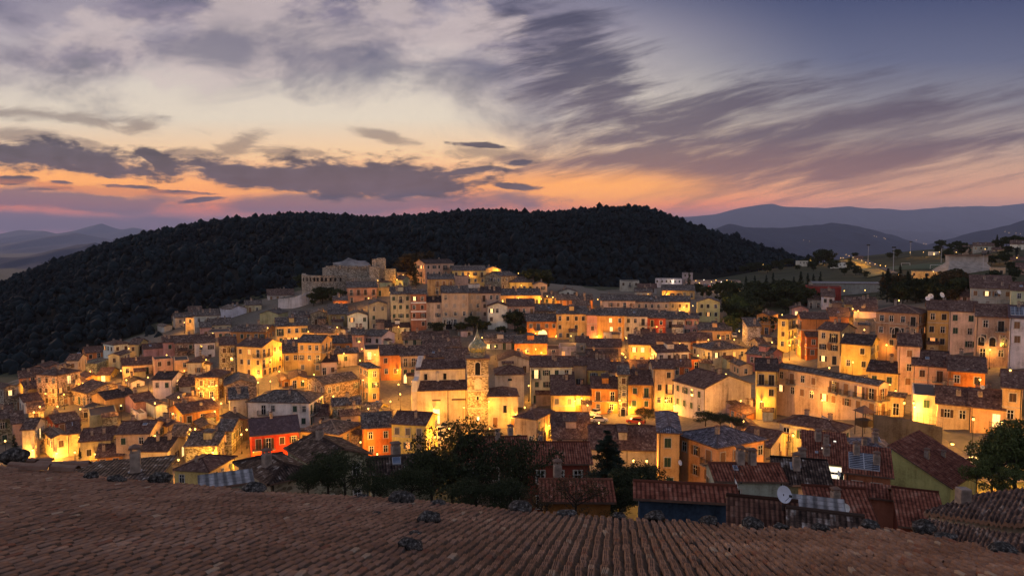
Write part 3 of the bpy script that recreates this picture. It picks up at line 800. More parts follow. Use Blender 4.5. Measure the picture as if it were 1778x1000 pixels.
SPECIAL = {}
def slab_roof(x0, x1, y0, y1, z0, z1, rc):
    b = MB(); th = .12; L = math.hypot(y1 - y0, z1 - z0)
    b.poly([(x0, y0, z0 + th), (x1, y0, z0 + th), (x1, y1, z1 + th), (x0, y1, z1 + th)], 0, [(3, 3), (3 + x1 - x0, 3), (3 + x1 - x0, 3 + L), (3, 3 + L)])
    b.poly([(x0, y1, z1), (x1, y1, z1), (x1, y0, z0), (x0, y0, z0)], 1)
    b.poly([(x0, y0, z0), (x1, y0, z0), (x1, y0, z0 + th), (x0, y0, z0 + th)], 1); b.poly([(x1, y0, z0), (x1, y1, z1), (x1, y1, z1 + th), (x1, y0, z0 + th)], 1); b.poly([(x0, y1, z1), (x0, y0, z0), (x0, y0, z0 + th), (x0, y1, z1 + th)], 1)
    return b.mesh('roof', ['roof_' + rc, 'cap'])
def build_house(line, idx):
    a = line.split(); uL, uM, uR, ve, vb = map(float, a[:5]); t, rc = a[5].split('.'); col = a[6]
    words_, opt = [], {}
    for q in a[7:]:
        if '=' in q: k, v = q.split('='); opt[k] = float(v)
        else: words_.append(q)
    loc = ' '.join(words_)
    r = random.Random(idx * 31 + 5)
    if 'D' in opt: D = opt['D']
    else: D = on_ground(uM, vb).y
    if rc == 'r' and D > 92: rc = 'o'
    top = at(uM, ve, D)
    x0, y0 = top.x, top.y
    az = math.atan2(x0, y0)
    LL = LR = None
    dep = opt.get('d', r.uniform(10.0, 13) if uR - uL > 30 else r.uniform(7.5, 10))
    if uM - uL < 4:
        th = -az + math.radians(1.5)
        LR = solve_len(top, math.cos(th), math.sin(th), uR, ve); LL = dep
    else:
        best = None
        if 'vl' in opt:
            zr = top.z; dl = ray(uL, opt['vl']); DL = zr / dl.z
            q = dl * DL; th = math.atan2(-(q.x - x0), q.y - y0); cand = [th]
        else:
            cand = [-az + math.radians(p) for p in range(6, 86, 2)]
        for th in cand:
            lr = solve_len(top, math.cos(th), math.sin(th), uR, ve); ll = solve_len(top, -math.sin(th), math.cos(th), uL, ve)
            if lr <= .5 or ll <= .5: continue
            cost = abs(math.log(ll / 8.5)) ** 2 + abs(math.log(lr / 9.5)) ** 2
            if best is None or cost < best[0]: best = (cost, th, lr, ll)
        if best is None:
            print('NO FIT', line)
            th = -az + math.radians(35); LR, LL = 4.0, 8.0
        else: _, th, LR, LL = best
    LR, LL = max(1.5, LR), max(1.5, min(LL, 40))
    X, Y = Vector((math.cos(th), math.sin(th), 0)), Vector((-math.sin(th), math.cos(th), 0))
    cor = [top + X * p * LR + Y * q * LL for p in (0, .5, 1) for q in (0, .5, 1)]
    zs = ground_z([c.x for c in cor], [c.y for c in cor])
    base = gz(x0, y0)
    zg = min(base, float(zs.min())) - .8
    h = max(2.4, top.z - base)
    if top.z - base < 2.4: base = top.z - 2.4; zg = min(zg, base - .5)
    pit = opt.get('p', .34 if t not in ('s', 'q') else .26)
    if 'vt' in opt:
        sl_ = ray(uM, opt['vt']).z
        if t == 'q': pit = (sl_ * (y0 + LR * X.y) - top.z) / LR
        elif t == 's' and uM - uL >= 4: pit = (sl_ * (y0 + LL * Y.y) - top.z) / LL
        elif t in ('gr', 's') : LL = (sl_ * y0 - top.z) / (pit - sl_) * (2 if t == 'gr' else 1) / max(Y.y, .5); LL = max(.9 if t == 's' else 2.5, min(LL, 34))
        elif t == 'gl': pit = min(.5, max(.15, (sl_ * (y0 + LR * X.y / 2) - top.z) / (LR / 2)))
    stone = 'stone' in col
    mat = 'stone' if stone else 'plaster'
    name = {'greyhall': 'sports_hall'}.get(col, 'barn' if loc.startswith('barn') else 'villa' if 'villa' in loc and 'curved' in loc else 'house')
    root = link(name, None, None, (x0, y0, base), th)
    wcol = tuple(c * r.uniform(.9, 1.1) for c in COL[col])
    wm = wall_mesh(t, LR, LL, h, pit, zg - base, mat)
    wall = link('wall', wm, root, color=wcol)
    roof = link('roof', roof_mesh(t, LR, LL, h, pit, rc), root)
    for ob in (wm, roof.data):
        mw = Matrix.Translation((x0, y0, base)) @ Matrix.Rotation(th, 4, 'Z')
        i0 = len(SURF_V); SURF_V.extend([mw @ v.co for v in ob.vertices]); SURF_F.extend([[i0 + k for k in p.vertices] for p in ob.polygons])
    HOUSES.append((Vector((x0, y0, base)), X, Y, LR, LL, h))
    # chimneys
    if t != 'f' and min(LR, LL) > 3.4 and rc != 'm':
        for _ in range(r.choice([1, 1, 2, 2, 3])):
            cx, cy = LR * r.uniform(.2, .8), LL * r.uniform(.2, .8)
            zc = h + pit * (min(cy, LL - cy) if t == 'gr' else min(cx, LR - cx) if t == 'gl' else cy if t == 's' else min(cx, cy, LR - cx, LL - cy))
            bd, cd = chimney_data(); ch = link('chimney', bd, roof, (cx, cy, zc), r.uniform(0, .3)); s = r.uniform(.75, 1.15); ch.scale = (s, s, s * r.uniform(.7, 1.2)); link('chimney_cap', cd, ch)
    if D < 190 and rc in 'rbg' and t in ('gr', 'gl', 'h') and r.random() < .22:
        pass
    # small additions: string courses, lean-to sheds, roof dormers
    if h > 5 and t != 'f' and D < 280 and r.random() < .3:
        b = MB(); zc = h - r.uniform(2.7, 3.2); b.box(-.05, LR + .02, -.05, -.004, zc, zc + .16)
        if uM - uL >= 4: b.box(-.05, -.004, -.004, LL, zc, zc + .16)
        link('string_course', b.mesh('string_course', ['surround']), root)
    if 90 < D < 270 and LR > 4 and r.random() < .30:
        w_, d_, hh_ = r.uniform(2.0, min(4.0, LR * .6)), r.uniform(1.4, 2.4), r.uniform(2.2, 3.2); xs_ = r.uniform(.1, LR - w_ - .1)
        b = MB(); b.box(xs_, xs_ + w_, -d_, -.004, zg - base - .6, hh_)
        an = link('lean_to', b.mesh('lean_to', ['stone' if r.random() < .35 else 'plaster']), root, color=tuple(c * r.uniform(.75, 1.05) for c in COL[r.choice([col, 'tan', 'stone', 'greywhite'])]))
        link('lean_to_roof', slab_roof(xs_ - .2, xs_ + w_ + .2, -d_ - .3, -.01, hh_ - .06, hh_ + d_ * .33, r.choice([rc, 'b', 'o']) if rc in 'bgrdo' else rc), an)
    if 120 < D < 260 and t in ('gr', 'gl') and min(LR, LL) > 6 and r.random() < .16:
        b = MB(); dw = r.uniform(1.4, 2.2)
        if t == 'gr': b.box(LR * .5 - dw / 2, LR * .5 + dw / 2, LL * .18, LL * .5, h + pit * LL * .1, h + pit * LL * .18 + 1.5)
        else: b.box(LR * .2, LR * .5, LL * .4 - dw / 2, LL * .4 + dw / 2, h + pit * LR * .1, h + pit * LR * .2 + 1.4)
        dmo = link('dormer', b.mesh('dormer', ['plaster']), roof, color=wcol)
        x0_, x1_, y0_, y1_ = (LR * .5 - dw / 2 - .2, LR * .5 + dw / 2 + .2, LL * .18 - .25, LL * .5) if t == 'gr' else (LR * .2 - .25, LR * .5, LL * .4 - dw / 2 - .2, LL * .4 + dw / 2 + .2)
        zt_ = (h + pit * LL * .18 + 1.5) if t == 'gr' else (h + pit * LR * .2 + 1.4)
        link('dormer_roof', slab_roof(x0_, x1_, y0_, y1_, zt_ + .01, zt_ + .35, rc), dmo)
    # drain pipes at the corners
    if D < 215 and t != 'f' and h > 3.5:
        b = MB(); x_ = LR - .18 if r.random() < .5 else .18; b.tube((x_, -.07, zg - base + .3), (x_, -.07, h - .25), .055, 5); b.tube((x_, -.07, h - .25), (x_, -.3, h - .02), .055, 5)
        if r.random() < .4 and LR > 6: x_ = LR * r.uniform(.35, .65); b.tube((x_, -.07, zg - base + .3), (x_, -.07, h - .2), .05, 5)
        link('drainpipe', b.mesh('drainpipe', ['iron']), root)
    # windows
    near = D < 150
    shc = r.choice(['green', 'green', 'brown', 'brown', 'dark', 'grey', 'tan'] if col not in ('olive', 'creamyellow') else ['green', 'dark'])
    for w_, c_ in (('green-shutter', 'green'), ('green shutter', 'green'), ('orange shutter', 'tan'), ('grey shutter', 'grey'), ('dark shutter', 'dark'), ('pale shutter', 'pale'), ('pale-shutter', 'pale'), ('green balcony', 'green')):
        if w_ in loc: shc = c_
    force_lit = 2 if any(k in loc for k in ('two lit', 'two white windows')) else 1 if any(k in loc for k in ('lit window', 'bright window', 'shining', 'blazing')) else 0
    force_bal = 6 if 'many balconies' in loc else 3 if 'three green balcony' in loc else 2 if ('two balconies' in loc or 'two iron' in loc or 'two planted' in loc or 'two dark balcony' in loc) else 4 if 'balconies' in loc else 1 if 'balcony' in loc and 'above' not in loc.split('balcony')[0][-8:] else 0
    blank = any(k in loc for k in ('blank', 'sheer', 'plain', 'barn', 'low wall', 'sports', 'sloping wall', 'retaining'))
    for face, L in (('r', LR), ('l', LL)):
        if face == 'l' and uM - uL < 4: continue
        if 'sheer wall, split' in loc or (D < 70 and 'mint' not in col): continue
        if blank and (face == 'r' or r.random() < .5): continue
        if col == 'greyhall': continue
        n = max(1, int(round(L / 2.65)))
        if L < 2.2: continue
        hh = h
        z = hh - (2.2 if hh > 4.2 else hh * .78)
        first = True
        while z > .55 or first:
            doorrow = z < 1.5
            for k in range(n):
                if r.random() < (.10 if n > 1 else .03): continue
                s = L * (k + .5) / n + r.uniform(-.25, .25)
                if s < .85 or s > L - .85: s = L / 2 if L < 3 else min(max(s, .9), L - .9)
                lit = None; q = r.random()
                if q < .065: lit = r.choice(['lit', 'lit', 'litred', 'litred'])
                kind = r.choice(['closed', 'closed', 'closed', 'open', 'bare', 'bare'])
                if lit and kind == 'closed': kind = 'open'
                if force_lit and not doorrow and kind != 'closed': lit = 'lit'; force_lit -= 1
                elif force_lit and not doorrow: lit, kind = 'lit', 'open'; force_lit -= 1
                bald = (not doorrow) and L > 4.5 and r.random() < .13
                if force_bal and h - z > 1.2 and z > 1.2 and L > 2.6 and (face == 'r' or LL > LR): bald = True; force_bal -= 1
                if doorrow and r.random() < .45:
                    add_window(root, face, s, max(0.02, min(z, .1)), 'bare' if r.random() < .5 else 'closed', shc, lit, True, near, LR, LL)
                elif bald:
                    add_window(root, face, s, z - .75, kind, shc, lit, True, near, LR, LL)
                    sl, rl = balcony_data(r.choice([1.9, 1.9, 2.6])); lo, rz = ((s, -.004, z - .8), 0.0) if face == 'r' else ((-.004, s, z - .8), -math.pi / 2)
                    bo = link('balcony', sl, root, lo, rz); link('railing', rl, bo)
                else:
                    add_window(root, face, s, z, kind, shc, lit, False, near, LR, LL)
            z -= r.uniform(2.75, 3.05); first = False
    # down pipes
    storeys = max(1, int(round(h / 3.1)))
    sw = {1: 'low', 2: 'two storey', 3: 'three storey', 4: 'four storey'}.get(storeys, 'tall')
    if any(k in loc.split() for k in ('tall', 'low', 'narrow', 'tower-like', 'floors,', 'floors')): sw = ''
    cw = WORD.get(col, col)
    nm_ = name.replace('_', ' '); rw_ = {'m': 'sheet metal'}.get(rc, ROOFW[rc])
    rt_ = '' if ('roof' in loc or t == 'f' or 'tile' in loc) else f"with {rw_} roof"
    if nm_ in loc: nm_ = 'house'
    lab = ' '.join(f"{sw} {cw} {nm_} {rt_}, {loc}".replace(' ,', ',').split())
    if len(lab.split()) > 16: lab = ' '.join(f"{sw} {cw} {nm_}, {loc}".split())
    lab = ' '.join(lab.split()[:16]).rstrip(',')
    tag(root, lab, {'sports_hall': 'sports hall'}.get(name, name), 'houses of the hill town')
    SPECIAL[idx] = (root, LR, LL, h, th, X, Y)
    return root
LABELS = {}
for _i, _l in enumerate([q for q in TABLE.strip().splitlines() if q.strip() and not q.startswith('#')]):
    build_house(_l, _i)
BVH = BVHTree.FromPolygons(SURF_V, SURF_F)
# ---------------------------------------------------------------- ground, hill, woods, mountains
def grid_mesh(name, xs, ys, zf, mats, smooth=True):
    X, Y = np.meshgrid(xs, ys); Z = zf(X, Y)
    V = np.stack([X, Y, Z], -1).reshape(-1, 3); nx, ny = len(xs), len(ys)
    i = (np.arange(ny - 1)[:, None] * nx + np.arange(nx - 1)[None]).ravel()
    return quads_mesh(name, V, np.stack([i, i + 1, i + nx + 1, i + nx], 1), mats, smooth=smooth)
def axis(lo, hi, step, far):
    a = np.arange(lo, hi + .1, step); g = [step]
    out = []; x = hi; s = step
    while x < far: s *= 1.35; x += s; out.append(x)
    neg = []; x = lo; s = step
    while x > -far: s *= 1.35; x -= s; neg.append(x)
    return np.array(neg[::-1] + list(a) + out)
xs, ys = axis(-260, 330, 4.0, 75000), axis(-30, 480, 4.0, 75000)
gme = grid_mesh('ground', xs, ys, ground_z, ['ground'])
gv = np.array([v.co for v in gme.vertices])
town = [(-20,700),(60,640),(220,590),(400,535),(520,505),(640,485),(760,470),(940,490),(1040,505),(1200,490),(1285,545),(1300,600),(1330,560),(1420,530),(1520,520),(1640,520),(1778,510),(1778,830),(1500,840),(1100,810),(700,830),(300,850),(-20,830)]
tp = [on_ground(u, v) for u, v in town]
def inside(px, py, poly):
    r = np.zeros(px.shape, bool); n = len(poly)
    for i in range(n):
        x1, y1, x2, y2 = poly[i].x, poly[i].y, poly[i - 1].x, poly[i - 1].y
        r ^= ((y1 > py) != (y2 > py)) & (px < (x2 - x1) * (py - y1) / (y2 - y1 + 1e-9) + x1)
    return r
pav = inside(gv[:, 0], gv[:, 1], tp).astype(np.float32)
at_ = gme.attributes.new('paved', 'FLOAT', 'POINT'); at_.data.foreach_set('value', pav)
tag(link('ground', gme), kind='structure')

RIDGE = [(-520,560,470),(-250,545,500),(-60,512,545),(0,492,570),(60,465,610),(130,438,650),(200,415,680),(260,400,705),(330,387,735),(420,376,765),(500,368,795),(560,368,805),(620,374,820),(700,374,830),(780,366,830),
         (860,361,830),(930,366,830),(1000,362,820),(1060,357,815),(1110,357,810),(1150,367,800),(1200,386,780),(1240,399,765),(1290,413,750),(1340,429,735),(1385,442,720),(1420,452,715)]
ra = np.array([math.atan2(ray(u, v).x, 1) for u, v, D in RIDGE])
rr = np.array([D * math.hypot(1, ray(u, v).x) for u, v, D in RIDGE])
rzv = np.array([at(u, v + 9, D).z for u, v, D in RIDGE])
fu = [(-520,240),(-250,228),(0,226),(60,230),(120,242),(180,252),(260,268),(340,288),(430,302),(500,325),(600,350),(850,380),(1000,385),(1130,420),(1200,480),(1260,600),(1340,650),(1420,660)]
fa = np.array([math.atan((u - CX) / F) for u, D in fu]); fr = np.array([D * math.hypot(1, (u - CX) / F) for u, D in fu])
def bumpy(x, y, s):
    return np.sin(x / s + 1.3) * np.cos(y / s * 1.1 + .4) + .6 * np.sin(x / s * 2.3 + y / s * 1.7) + .35 * np.cos(x / s * 4.1 - y / s * 3.3)
def hill_pt(a, t):
    """a azimuth, t 0 at the foot .. 1 at the ridge .. 2 far behind"""
    R1, Z1, R0 = np.interp(a, ra, rr), np.interp(a, ra, rzv), np.interp(a, fa, fr)
    R = R0 + (R1 - R0) * t; x, y = R * np.sin(a), R * np.cos(a)
    zf = ground_z(R0 * np.sin(a), R0 * np.cos(a)) - 6
    up = np.clip(t, 0, 1); k = np.sin(up * math.pi / 2) ** .9 * .75 + up * .25
    z = zf + (Z1 - zf) * k + bumpy(x, y, 38) * 2.6 * np.sin(np.clip(t, 0, 1) * math.pi) - np.clip(t - 1, 0, 2) ** 1.3 * 150
    return x, y, z
A_, T_ = np.meshgrid(np.linspace(ra[0], ra[-1], 220), np.linspace(0, 1.7, 60))
hx, hy, hz = hill_pt(A_, T_)
i = (np.arange(59)[:, None] * 220 + np.arange(219)[None]).ravel()
M['hillsoil'] = flat('hill_soil', (.006, .008, .007), .95, .1, scale=.05)
tag(link('hill', quads_mesh('hill', np.stack([hx, hy, hz], -1).reshape(-1, 3), np.stack([i, i + 1, i + 221, i + 220], 1), ['hillsoil'], smooth=True)), kind='structure')

def ico(sub):
    import bmesh
    bm = bmesh.new(); bmesh.ops.create_icosphere(bm, subdivisions=sub, radius=1)
    V = np.array([v.co for v in bm.verts]); T = np.array([[v.index for v in f.verts] for f in bm.faces]); bm.free(); return V, T
def crown_tri(seed, leaves=26):
    """a ragged crown of leaf clumps round a loose core, all triangles, about one unit in radius"""
    g = np.random.default_rng(seed); V, T = ico(1)
    lob = g.normal(size=(5, 3)); lob /= np.linalg.norm(lob, axis=1)[:, None]
    rad = .62 + .30 * np.max(V @ lob.T, axis=1) + g.normal(size=len(V)) * .09
    V = V * rad[:, None]; V[:, 2] *= g.uniform(.9, 1.35)
    Ls, Ts = [V], [T]; n = len(V)
    for _ in range(leaves):
        d = g.normal(size=3); d /= np.linalg.norm(d); d[2] = abs(d[2]) * .9 - .2
        c = d * g.uniform(.75, 1.12); s = g.uniform(.16, .32)
        a, b = g.normal(size=3), g.normal(size=3); a /= np.linalg.norm(a); b /= np.linalg.norm(b)
        Ls.append(np.array([c, c + a * s, c + b * s, c + (a + b) * s * .7])); Ts.append(np.array([[n, n + 1, n + 3], [n, n + 3, n + 2]])); n += 4
    return np.concatenate(Ls), np.concatenate(Ts)
CR = [crown_tri(s) for s in range(7)]
NT = 21000
ta = npr.uniform(ra[0], ra[-1], NT); tt = npr.uniform(0, 1, NT) ** .85 * 1.06
tt[:2200] = npr.uniform(.965, 1.05, 2200)
tx, ty, tz = hill_pt(ta, tt)
keep = ~((np.interp(ta, fa, fr) > 470) & (tt < .12))
sz = npr.gamma(3.4, .33, NT) + .6
Vs, Ts, n = [], [], 0
for k in np.nonzero(keep)[0]:
    V, T = CR[k % 7]; c, s = math.cos(k * 1.7), math.sin(k * 1.7)
    q = V * sz[k]; q = np.stack([q[:, 0] * c - q[:, 1] * s, q[:, 0] * s + q[:, 1] * c, q[:, 2] * (.8 + .45 * ((k * 7919) % 97) / 97)], 1) + (tx[k], ty[k], tz[k] + sz[k] * .95)
    Vs.append(q); Ts.append(T + n); n += len(q)
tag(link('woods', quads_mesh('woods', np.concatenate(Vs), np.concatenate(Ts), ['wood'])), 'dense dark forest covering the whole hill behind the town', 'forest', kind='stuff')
del Vs, Ts

def mountain(pts, D, col, seed, base=-240):
    D *= 3.7 if D < 3000 else 5.6
    """a ridge with a real flank: crest traced at its distance, spurs coming down towards the valley"""
    us = np.linspace(pts[0][0], pts[-1][0], 160); vs = np.interp(us, [p[0] for p in pts], [p[1] for p in pts])
    g = np.random.default_rng(seed)
    for s, a_ in ((14, 1.3), (6, .8), (3, .4)):
        vs = vs + np.interp(np.arange(160), np.arange(0, 160 + s, s), g.normal(size=len(np.arange(0, 160 + s, s)))) * a_
    rows = []
    for j, f in enumerate(np.linspace(0, 1, 14)):
        pts3 = []
        for u, v in zip(us, vs):
            q = at(u, v, D); k = f * D * .30
            sp = bumpy(np.array(q.x), np.array(j * 40.0 + seed * 77), D * .02)
            z = q.z + (base - q.z) * f ** .8 + float(sp) * D * .0035 * math.sin(f * math.pi)
            pts3.append((q.x * (1 - .1 * f), q.y - k, z))
        rows.append(pts3)
    back = [(x * 1.1, y + D * .25, base) for x, y, z in rows[0]]
    R = np.array([back] + rows); nr = len(R); i = (np.arange(nr - 1)[:, None] * 160 + np.arange(159)[None]).ravel()
    m = flat('mountain_%d' % seed, col, .95, .05, vary=.3, scale=.004)
    tag(link('mountain', quads_mesh('mountain', R.reshape(-1, 3), np.stack([i, i + 160, i + 161, i + 1], 1), [m], smooth=True)), kind='structure')
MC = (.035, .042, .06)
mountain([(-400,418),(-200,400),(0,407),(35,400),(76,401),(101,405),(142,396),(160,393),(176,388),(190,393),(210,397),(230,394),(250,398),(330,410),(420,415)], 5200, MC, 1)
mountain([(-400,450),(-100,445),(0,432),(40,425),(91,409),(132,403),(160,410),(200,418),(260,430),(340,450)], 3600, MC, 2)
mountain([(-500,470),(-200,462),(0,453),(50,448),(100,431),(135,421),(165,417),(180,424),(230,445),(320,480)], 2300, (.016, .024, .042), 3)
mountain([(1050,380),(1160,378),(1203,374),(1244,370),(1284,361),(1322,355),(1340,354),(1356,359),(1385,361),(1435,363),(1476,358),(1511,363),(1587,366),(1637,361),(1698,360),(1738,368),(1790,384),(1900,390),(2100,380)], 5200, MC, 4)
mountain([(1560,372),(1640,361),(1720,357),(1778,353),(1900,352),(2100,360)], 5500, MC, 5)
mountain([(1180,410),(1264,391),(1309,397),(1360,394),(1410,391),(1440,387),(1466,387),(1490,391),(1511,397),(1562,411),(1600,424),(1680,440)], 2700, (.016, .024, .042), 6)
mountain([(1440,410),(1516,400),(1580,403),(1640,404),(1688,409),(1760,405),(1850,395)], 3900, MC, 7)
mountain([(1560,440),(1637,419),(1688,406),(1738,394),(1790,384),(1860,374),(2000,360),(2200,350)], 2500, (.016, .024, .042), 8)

# ---------------------------------------------------------------- sheets laid on the ground: road, verge, field, pitch
def strip(name, left, right, mat, lift=.1, n=24):
    L, R = [Vector(p) for p in left], [Vector(p) for p in right]
    def samp(P, t):
        x = t * (len(P) - 1); k = min(int(x), len(P) - 2); return P[k].lerp(P[k + 1], x - k)
    V, Q = [], []
    for i in range(n + 1):
        for j in range(7):
            p = samp(L, i / n).lerp(samp(R, i / n), j / 6); V.append((p.x, p.y, gz(p.x, p.y) + lift))
    for i in range(n):
        for j in range(6): a = i * 7 + j; Q.append((a, a + 1, a + 8, a + 7))
    return tag(link(name, quads_mesh(name, np.array(V), np.array(Q), [mat], smooth=True)), kind='structure')
M['asphalt'] = flat('asphalt', (.075, .07, .065), .9, vary=.25, scale=.6)
M['dry'] = flat('dry_grass_bank', (.20, .17, .06), .95, vary=.45, scale=.3)
M['pitch'] = flat('pitch_turf', (.035, .06, .025), .95, vary=.2, scale=.2)
G = on_ground
strip('road', [G(1453,440), G(1482,450), G(1512,461), G(1545,476)], [G(1460,440), G(1492,450), G(1524,461), G(1560,476)], 'asphalt', .45, 60)
strip('grass_bank', [G(1450,441), G(1460,453), G(1480,466), G(1506,484)], [G(1452.5,440), G(1481.5,450.4), G(1511,461.4), G(1543,477)], 'dry', .5, 60)
strip('field_path', [G(1312,459), G(1345,462), G(1400,461), G(1432,457)], [G(1312,456), G(1345,459), G(1400,458), G(1432,454)], 'dry', .3)
strip('football_pitch', [G(1520,470), G(1500,460), G(1492,457)], [G(1640,468), G(1642,460), G(1640,456)], 'pitch', .3)
strip('road', [G(1560,735), G(1640,765), G(1690,800), G(1715,845)], [G(1636,730), G(1700,758), G(1768,780), G(1790,840)], 'asphalt', .08)
# ---------------------------------------------------------------- church and bell tower
def register(ob):
    mw = Matrix.Translation(ob.parent.location) @ Matrix.Rotation(ob.parent.rotation_euler.z, 4, 'Z') @ Matrix.Translation(ob.location)
    i0 = len(SURF_V); SURF_V.extend([mw @ v.co for v in ob.data.vertices]); SURF_F.extend([[i0 + k for k in p.vertices] for p in ob.data.polygons])
def root_at(name, p, rz, label, cat, group=None):
    o = link(name, None, None, p, rz); return tag(o, label, cat, group)
p0 = at(724, 737, 168); th = -math.atan2(p0.x, p0.y) + .02
church = root_at('church', p0, th, 'long cream church with stepped side aisle standing beside the bell tower', 'church')
HOUSES.append((p0, Vector((math.cos(th), math.sin(th), 0)), Vector((-math.sin(th), math.cos(th), 0)), 11.9, 13, 12))
cc, cw = (.52, .43, .29), (.56, .50, .42)
b = MB(); b.box(0, 11.9, 0, 4.2, -2, 8.0); wl = link('wall', b.mesh('wall', ['plaster']), church, color=cc); register(wl)
b = MB(); b.box(.05, 11.85, 4.2, 12.5, -2, 12.3); nv = link('nave_wall', b.mesh('wall', ['plaster']), church, color=cw); register(nv)
b = MB()
for x0, x1 in ((0, .6), (4.9, 5.5), (9.5, 10.2)): b.box(x0, x1, 3.7, 4.198, 8.6, 11.6)
link('buttress', b.mesh('buttress', ['plaster']), church, color=cw)
def slab(pts, mats, o=(0, 0, .15)):
    b = MB(); p = [Vector(q) for q in pts]; ux = (p[1] - p[0]).normalized(); n = ux.cross(p[-1] - p[0]).normalized(); uy = n.cross(ux)
    tp = [q + Vector(o) for q in p]; b.poly(tp, 0, [((q - p[0]).dot(ux) + 5, (q - p[0]).dot(uy) + 5) for q in p]); b.poly(p[::-1], 1)
    for i in range(len(p)): j = (i + 1) % len(p); b.poly([p[i], p[j], tp[j], tp[i]], 1)
    return b.mesh('roof', mats)
link('aisle_roof', slab([(-.3, -.45, 7.95), (12.0, -.45, 7.95), (12.0, 4.15, 9.5), (-.3, 4.15, 9.5)], ['roof_o', 'cap']), church)
b = MB()
nr = link('roof', slab([(-.1, 3.8, 12.25), (12.1, 3.8, 12.25), (12.1, 8.4, 14.1), (-.1, 8.4, 14.1)], ['roof_o', 'cap']), church)
link('roof', slab([(12.1, 13, 12.25), (-.1, 13, 12.25), (-.1, 8.4, 14.1), (12.1, 8.4, 14.1)], ['roof_o', 'cap']), church)
# facade screen with a rising gable, seen from behind its shoulder
prof = [(-.5, -2), (13.2, -2), (13.2, 11), (12.4, 13.2), (10.2, 14.6), (8.6, 16.2), (7.4, 16.2), (5.6, 14.2), (4.2, 12.6), (3.6, 10.6), (1.2, 9.6), (.9, 10.4), (-.5, 10.4)]
prof = [(-.5, 8), (13.2, 8), (13.2, 11), (12.4, 12.6), (10.2, 13.8), (8.8, 15.0), (7.6, 15.0), (5.8, 13.6), (4.4, 12.4), (3.2, 10.8), (1.2, 10.0), (.9, 10.6), (-.5, 10.6)]
lean = lambda y: .22 * max(0, y - .5)
b = MB(); b.poly([(-1.1 + lean(y), y, z) for y, z in prof]); b.poly([(.12 + lean(y), y, z) for y, z in prof][::-1])
for i in range(len(prof)):
    (y0, z0), (y1, z1) = prof[i], prof[(i + 1) % len(prof)]; b.poly([(-1.1 + lean(y0), y0, z0), (.12 + lean(y0), y0, z0), (.12 + lean(y1), y1, z1), (-1.1 + lean(y1), y1, z1)][::-1])
fc = link('facade', b.mesh('facade', ['plaster']), church, color=(.52, .50, .49)); register(fc)
b = MB(); b.box(-1.1, -.002, -.5, 12, -2, 7.99); fp = link('facade_base', b.mesh('facade_base', ['plaster']), church, color=cc); register(fp)
def cwin(x, y, z, w, h, par, name='window', pane='glass', sur='surround'):
    b = MB(); b.box(x - w / 2 - .15, x + w / 2 + .15, y - .08, y - .003, z - .12, z + h + .15, 0); b.box(x - w / 2, x + w / 2, y - .1, y - .082, z, z + h, 1)
    return link(name, b.mesh(name, [sur, pane]), par)
for x in (2.3, 6.9): cwin(x, 4.2, 9.8, .75, 1.5, church)
dr = cwin(4.6, 0, .1, 1.5, 3.4, church, 'door', 'lit'); dr['label'] = 'brightly lit side door'
b = MB(); b.box(3.6, 5.6, -.5, -.002, 5.6, 5.85); link('door_canopy', b.mesh('canopy', ['cap']), church)
b = MB(); b.box(8.2, 11.6, -.5, -.002, 5.6, 5.85); link('niche_canopy', b.mesh('canopy', ['cap']), church)
b = MB()
for x in (7.35, 11.6): b.tube((x, -.08, -1), (x, -.08, 7.9), .07, 6)
link('drainpipe', b.mesh('drainpipe', ['iron']), church)

p1 = at(812, 741, 167.5); th1 = -math.atan2(p1.x, p1.y) + .03
tower = root_at('bell_tower', p1, th1, 'square stone bell tower with a golden green onion dome and spire', 'bell tower')
HOUSES.append((p1, Vector((math.cos(th1), math.sin(th1), 0)), Vector((-math.sin(th1), math.cos(th1), 0)), 4.9, 4.9, 17))
W = 4.9; b = MB(); b.box(0, W, 0, W, -2, 15.9)
tw = link('wall', b.mesh('wall', ['stone']), tower, color=(.40, .34, .24)); register(tw)
for z in (4.3, 8.5, 12.0, 15.9):
    b = MB(); e = .12 if z < 15 else .45; b.box(-e, W + e, -e, W + e, z, z + (.22 if z < 15 else .4)); link('cornice', b.mesh('cornice', ['surround' if z < 15 else 'cap']), tower)
def arch(par, x, y, z, w, h, depth=.1, pane='glass', sur='surround', name='window', n=10):
    """round-headed opening on a wall facing -Y"""
    def outline(w, h): return [(-w / 2, 0), (w / 2, 0)] + [(w / 2 * math.cos(t), h - w / 2 + w / 2 * math.sin(t)) for t in [math.pi * k / n for k in range(n + 1)]]
    b = MB(); O, I = outline(w + .4, h + .2), outline(w, h)
    for k in range(len(O)):
        j = (k + 1) % len(O); a, c, d, e = O[k], O[j], I[j], I[k]
        b.poly([(x + a[0], y - depth, z + a[1]), (x + c[0], y - depth, z + c[1]), (x + d[0], y - depth, z + d[1]), (x + e[0], y - depth, z + e[1])])
        b.poly([(x + a[0], y, z + a[1]), (x + c[0], y, z + c[1]), (x + c[0], y - depth, z + c[1]), (x + a[0], y - depth, z + a[1])])
        b.poly([(x + e[0], y - depth, z + e[1]), (x + d[0], y - depth, z + d[1]), (x + d[0], y, z + d[1]), (x + e[0], y, z + e[1])])
    b.poly([(x + q[0], y - .012, z + q[1]) for q in I], 1)
    return link(name, b.mesh(name, [sur, pane]), par)
bf = arch(tower, 2.4, 0, 12.35, 1.2, 3.0, .14, name='belfry_opening'); arch(tower, 2.45, 0, 8.9, 1.3, 2.5, .08, 'surround'); arch(tower, 2.4, 0, 6.4, .5, .9, .1); arch(tower, 2.5, 0, 1.5, .4, .9, .1, 'litwhite')
